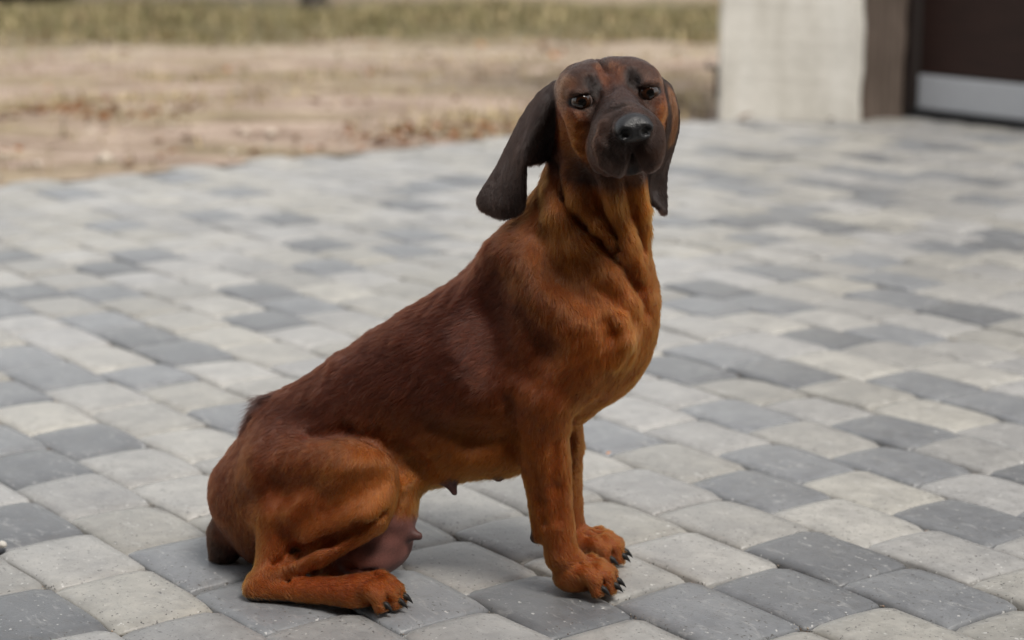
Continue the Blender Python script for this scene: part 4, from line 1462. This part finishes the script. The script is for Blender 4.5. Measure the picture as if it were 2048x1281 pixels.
# ---- the coat of short hair
HAIR_N = 420000
FL = []
def flow(x, y, s, dx, dy, ds=0.0):
    v = HX * dx - UPV * dy + SD * ds
    FL.append((P(x, y, s), v / np.linalg.norm(v)))
for a in [(1140, 370, .06, -.1, 1), (1120, 440, .07, .15, 1), (1180, 480, .08, .55, .8), (1240, 450, .07, .1, 1), (1050, 440, .03, -.7, .6), (1080, 560, .08, -.15, 1), (1160, 580, .09, .2, 1), (1250, 580, .07, .0, 1),
          (1220, 680, .09, -.2, 1), (1100, 700, .1, -.25, 1), (1000, 620, .09, -.75, .62), (970, 700, .1, -.78, .6), (985, 760, .1, -.75, .62), (900, 640, .08, -.8, .55), (800, 700, .08, -.8, .6), (900, 800, .09, -.7, .75), (1000, 820, .09, -.6, .8),
          (700, 780, .08, -.75, .65), (600, 800, .06, -.75, .65), (500, 900, .04, -.4, .95), (560, 930, .09, -.5, .85), (650, 920, .12, -.35, .9), (740, 940, .13, -.15, 1), (640, 1020, .13, -.45, .85), (560, 1050, .1, -.35, .95),
          (450, 1000, .02, -.1, 1), (440, 1090, 0, 0, 1), (530, 1140, .12, -.3, .9), (540, 1180, .13, .9, .2), (650, 1180, .14, 1, .1), (740, 1185, .15, 1, .3), (660, 1100, .13, -.8, .5),
          (1090, 850, .09, 0, 1), (1100, 950, .085, .05, 1), (1110, 1050, .08, .15, 1), (1150, 1150, .08, .8, .5), (1145, 900, -.05, 0, 1), (1150, 1020, -.05, .1, 1), (1190, 1100, -.05, .8, .5),
          (1000, 900, .05, -.5, .8), (880, 940, .04, -.6, .7), (1180, 780, .05, -.3, 1), (1050, 770, .1, -.4, .9)]:
    flow(*a)
FP = np.array([a[0] for a in FL]); FD = np.array([a[1] for a in FL])
tri_i = np.concatenate([DF[:, [0, 1, 2]], DF[:, [0, 2, 3]]])
ta, tb, tc = DV[tri_i[:, 0]], DV[tri_i[:, 1]], DV[tri_i[:, 2]]
area = np.linalg.norm(np.cross(tb - ta, tc - ta), axis=1) * 0.5
vis = np.where(((DN[tri_i[:, 0]] * (np.array([0, 0, CAM_H]) - ta)).sum(1) > -0.25), 1.0, 0.5)
bw = np.clip(1 - bare_[tri_i].mean(1) * 1.15, 0, 1)
wgt = area * vis * bw * (1 + 0.9 * hm_[tri_i].mean(1))
print('dog area', area.sum())
rh = np.random.default_rng(12)
pick = rh.choice(len(tri_i), HAIR_N, p=wgt / wgt.sum())
b1 = rh.random(HAIR_N); b2 = rh.random(HAIR_N); sw = b1 + b2 > 1; b1[sw] = 1 - b1[sw]; b2[sw] = 1 - b2[sw]
b0 = 1 - b1 - b2
def lerp(A): 
    sh = (slice(None), None) if A.ndim == 2 else (slice(None),)
    return A[tri_i[pick, 0]] * b0[sh] + A[tri_i[pick, 1]] * b1[sh] + A[tri_i[pick, 2]] * b2[sh]
RP = lerp(DV); RN = lerp(DN); RN /= np.linalg.norm(RN, axis=1, keepdims=True)
RC = lerp(cc_); RL = lerp(ln_); RH = lerp(hm_); RE = lerp(em_)
RD = np.zeros_like(RP)
for ch in np.array_split(np.arange(HAIR_N), 30):
    d2 = ((RP[ch][:, None] - FP[None]) ** 2).sum(-1)
    w = 1.0 / (d2 + 0.0006) ** 2
    RD[ch] = (w @ FD) / w.sum(1, keepdims=True)
away = RP - HP(0.10, 0, -0.01); away /= np.linalg.norm(away, axis=1, keepdims=True)
RD = RD * (1 - RH[:, None]) + away * RH[:, None]
RD = RD * (1 - RE[:, None]) + np.array([0, 0, -1.0]) * RE[:, None]
# locks: hairs lean together in small wavering tufts
jit = np.stack([wnoise(RP, 260, 31), wnoise(RP, 260, 32), wnoise(RP, 260, 33)], 1) * 0.20 + np.stack([wnoise(RP, 60, 41), wnoise(RP, 60, 42), wnoise(RP, 60, 43)], 1) * 0.12
RD = RD / np.linalg.norm(RD, axis=1, keepdims=True) + jit + rh.normal(0, 0.13, RD.shape)
RD = RD - RN * (RD * RN).sum(1, keepdims=True); RD /= np.linalg.norm(RD, axis=1, keepdims=True) + 1e-9
belly = smooth01(segdist(RP, P(1020, 940, .0), P(830, 968, .0)), 0.05, 0.02)
RL = RL * rh.uniform(0.7, 1.3, HAIR_N) * (1 + 0.9 * belly * rh.random(HAIR_N)) * (1 + 0.12 * wnoise(RP, 300, 51))
# the ruffle of dark hair over the tail root
lift = np.clip(0.24 + 0.10 * wnoise(RP, 180, 61) + rh.normal(0, 0.10, HAIR_N), 0.03, 0.7) * (1 - 0.35 * RH)
ruff = segdist(RP, P(535, 790, .0), P(482, 842, .0)); rm = smooth01(ruff, 0.020, 0.006)
lift = lift + rm * 0.35 + 0.5 * belly * rh.random(HAIR_N) ** 3; RL = RL * (1 + 1.3 * rm)
RC = RC * (1 - 0.85 * rm[:, None]) + np.array(BLK) * 0.85 * rm[:, None]
NP_ = 4
ts = np.linspace(0, 1, NP_)
pts = np.empty((HAIR_N, NP_, 3), np.float32)
droop = rh.uniform(0.2, 0.7, HAIR_N)
for i, t_ in enumerate(ts):
    up_ = lift * (t_ - droop * t_ * t_) * RL
    pts[:, i] = RP + RD * (t_ * RL)[:, None] + RN * up_[:, None] - DORG
pts[:, :, 2] = np.maximum(pts[:, :, 2], 0.0004)
val = np.clip(rh.normal(1.0, 0.20, HAIR_N) * (1 + 0.05 * wnoise(RP, 40, 71)) * (1 + 0.14 * wnoise(RP, 420, 72)), 0.45, 1.9)
HC = np.clip(RC * val[:, None], 0.003, 0.9)
hc = bpy.data.hair_curves.new('coat')
hc.add_curves([NP_] * HAIR_N)
hc.position_data.foreach_set('vector', pts.reshape(-1))
ra_ = hc.attributes.new('radius', 'FLOAT', 'POINT') if 'radius' not in hc.attributes else hc.attributes['radius']
r0 = 0.00017 * (1 - 0.25 * RH)
ra_.data.foreach_set('value', (r0[:, None] * np.array([1.0, 0.95, 0.75, 0.25])[None]).astype(np.float32).ravel())
ca = hc.attributes.new('tint', 'FLOAT_COLOR', 'CURVE')
c4 = np.ones((HAIR_N, 4), np.float32); c4[:, :3] = HC
ca.data.foreach_set('color', c4.ravel())
t = NT('hair')
at = t.n('ShaderNodeAttribute', attribute_name='tint')
hb = t.n('ShaderNodeBsdfHairPrincipled', parametrization='COLOR')
t.l(at.outputs['Color'], hb.inputs['Color'])
mr = t.n('ShaderNodeMapRange')
sepc = t.n('ShaderNodeSeparateColor'); t.l(at.outputs['Color'], sepc.inputs[0])
t.l(sepc.outputs[0], mr.inputs['Value'])
for k_, v_ in (('From Min', 0.012), ('From Max', 0.06), ('To Min', 1.38), ('To Max', 1.40)): mr.inputs[k_].default_value = v_
t.l(mr.outputs[0], hb.inputs['IOR'])
hb.inputs['Roughness'].default_value = 0.33
hb.inputs['Radial Roughness'].default_value = 0.55
hb.inputs['Coat'].default_value = 0.0
t.l(hb.outputs[0], t.out.inputs['Surface'])
hc.materials.append(t.m)
ho = bpy.data.objects.new('coat', hc)
col.objects.link(ho); ho.parent = dog
ho['kind'] = 'stuff'
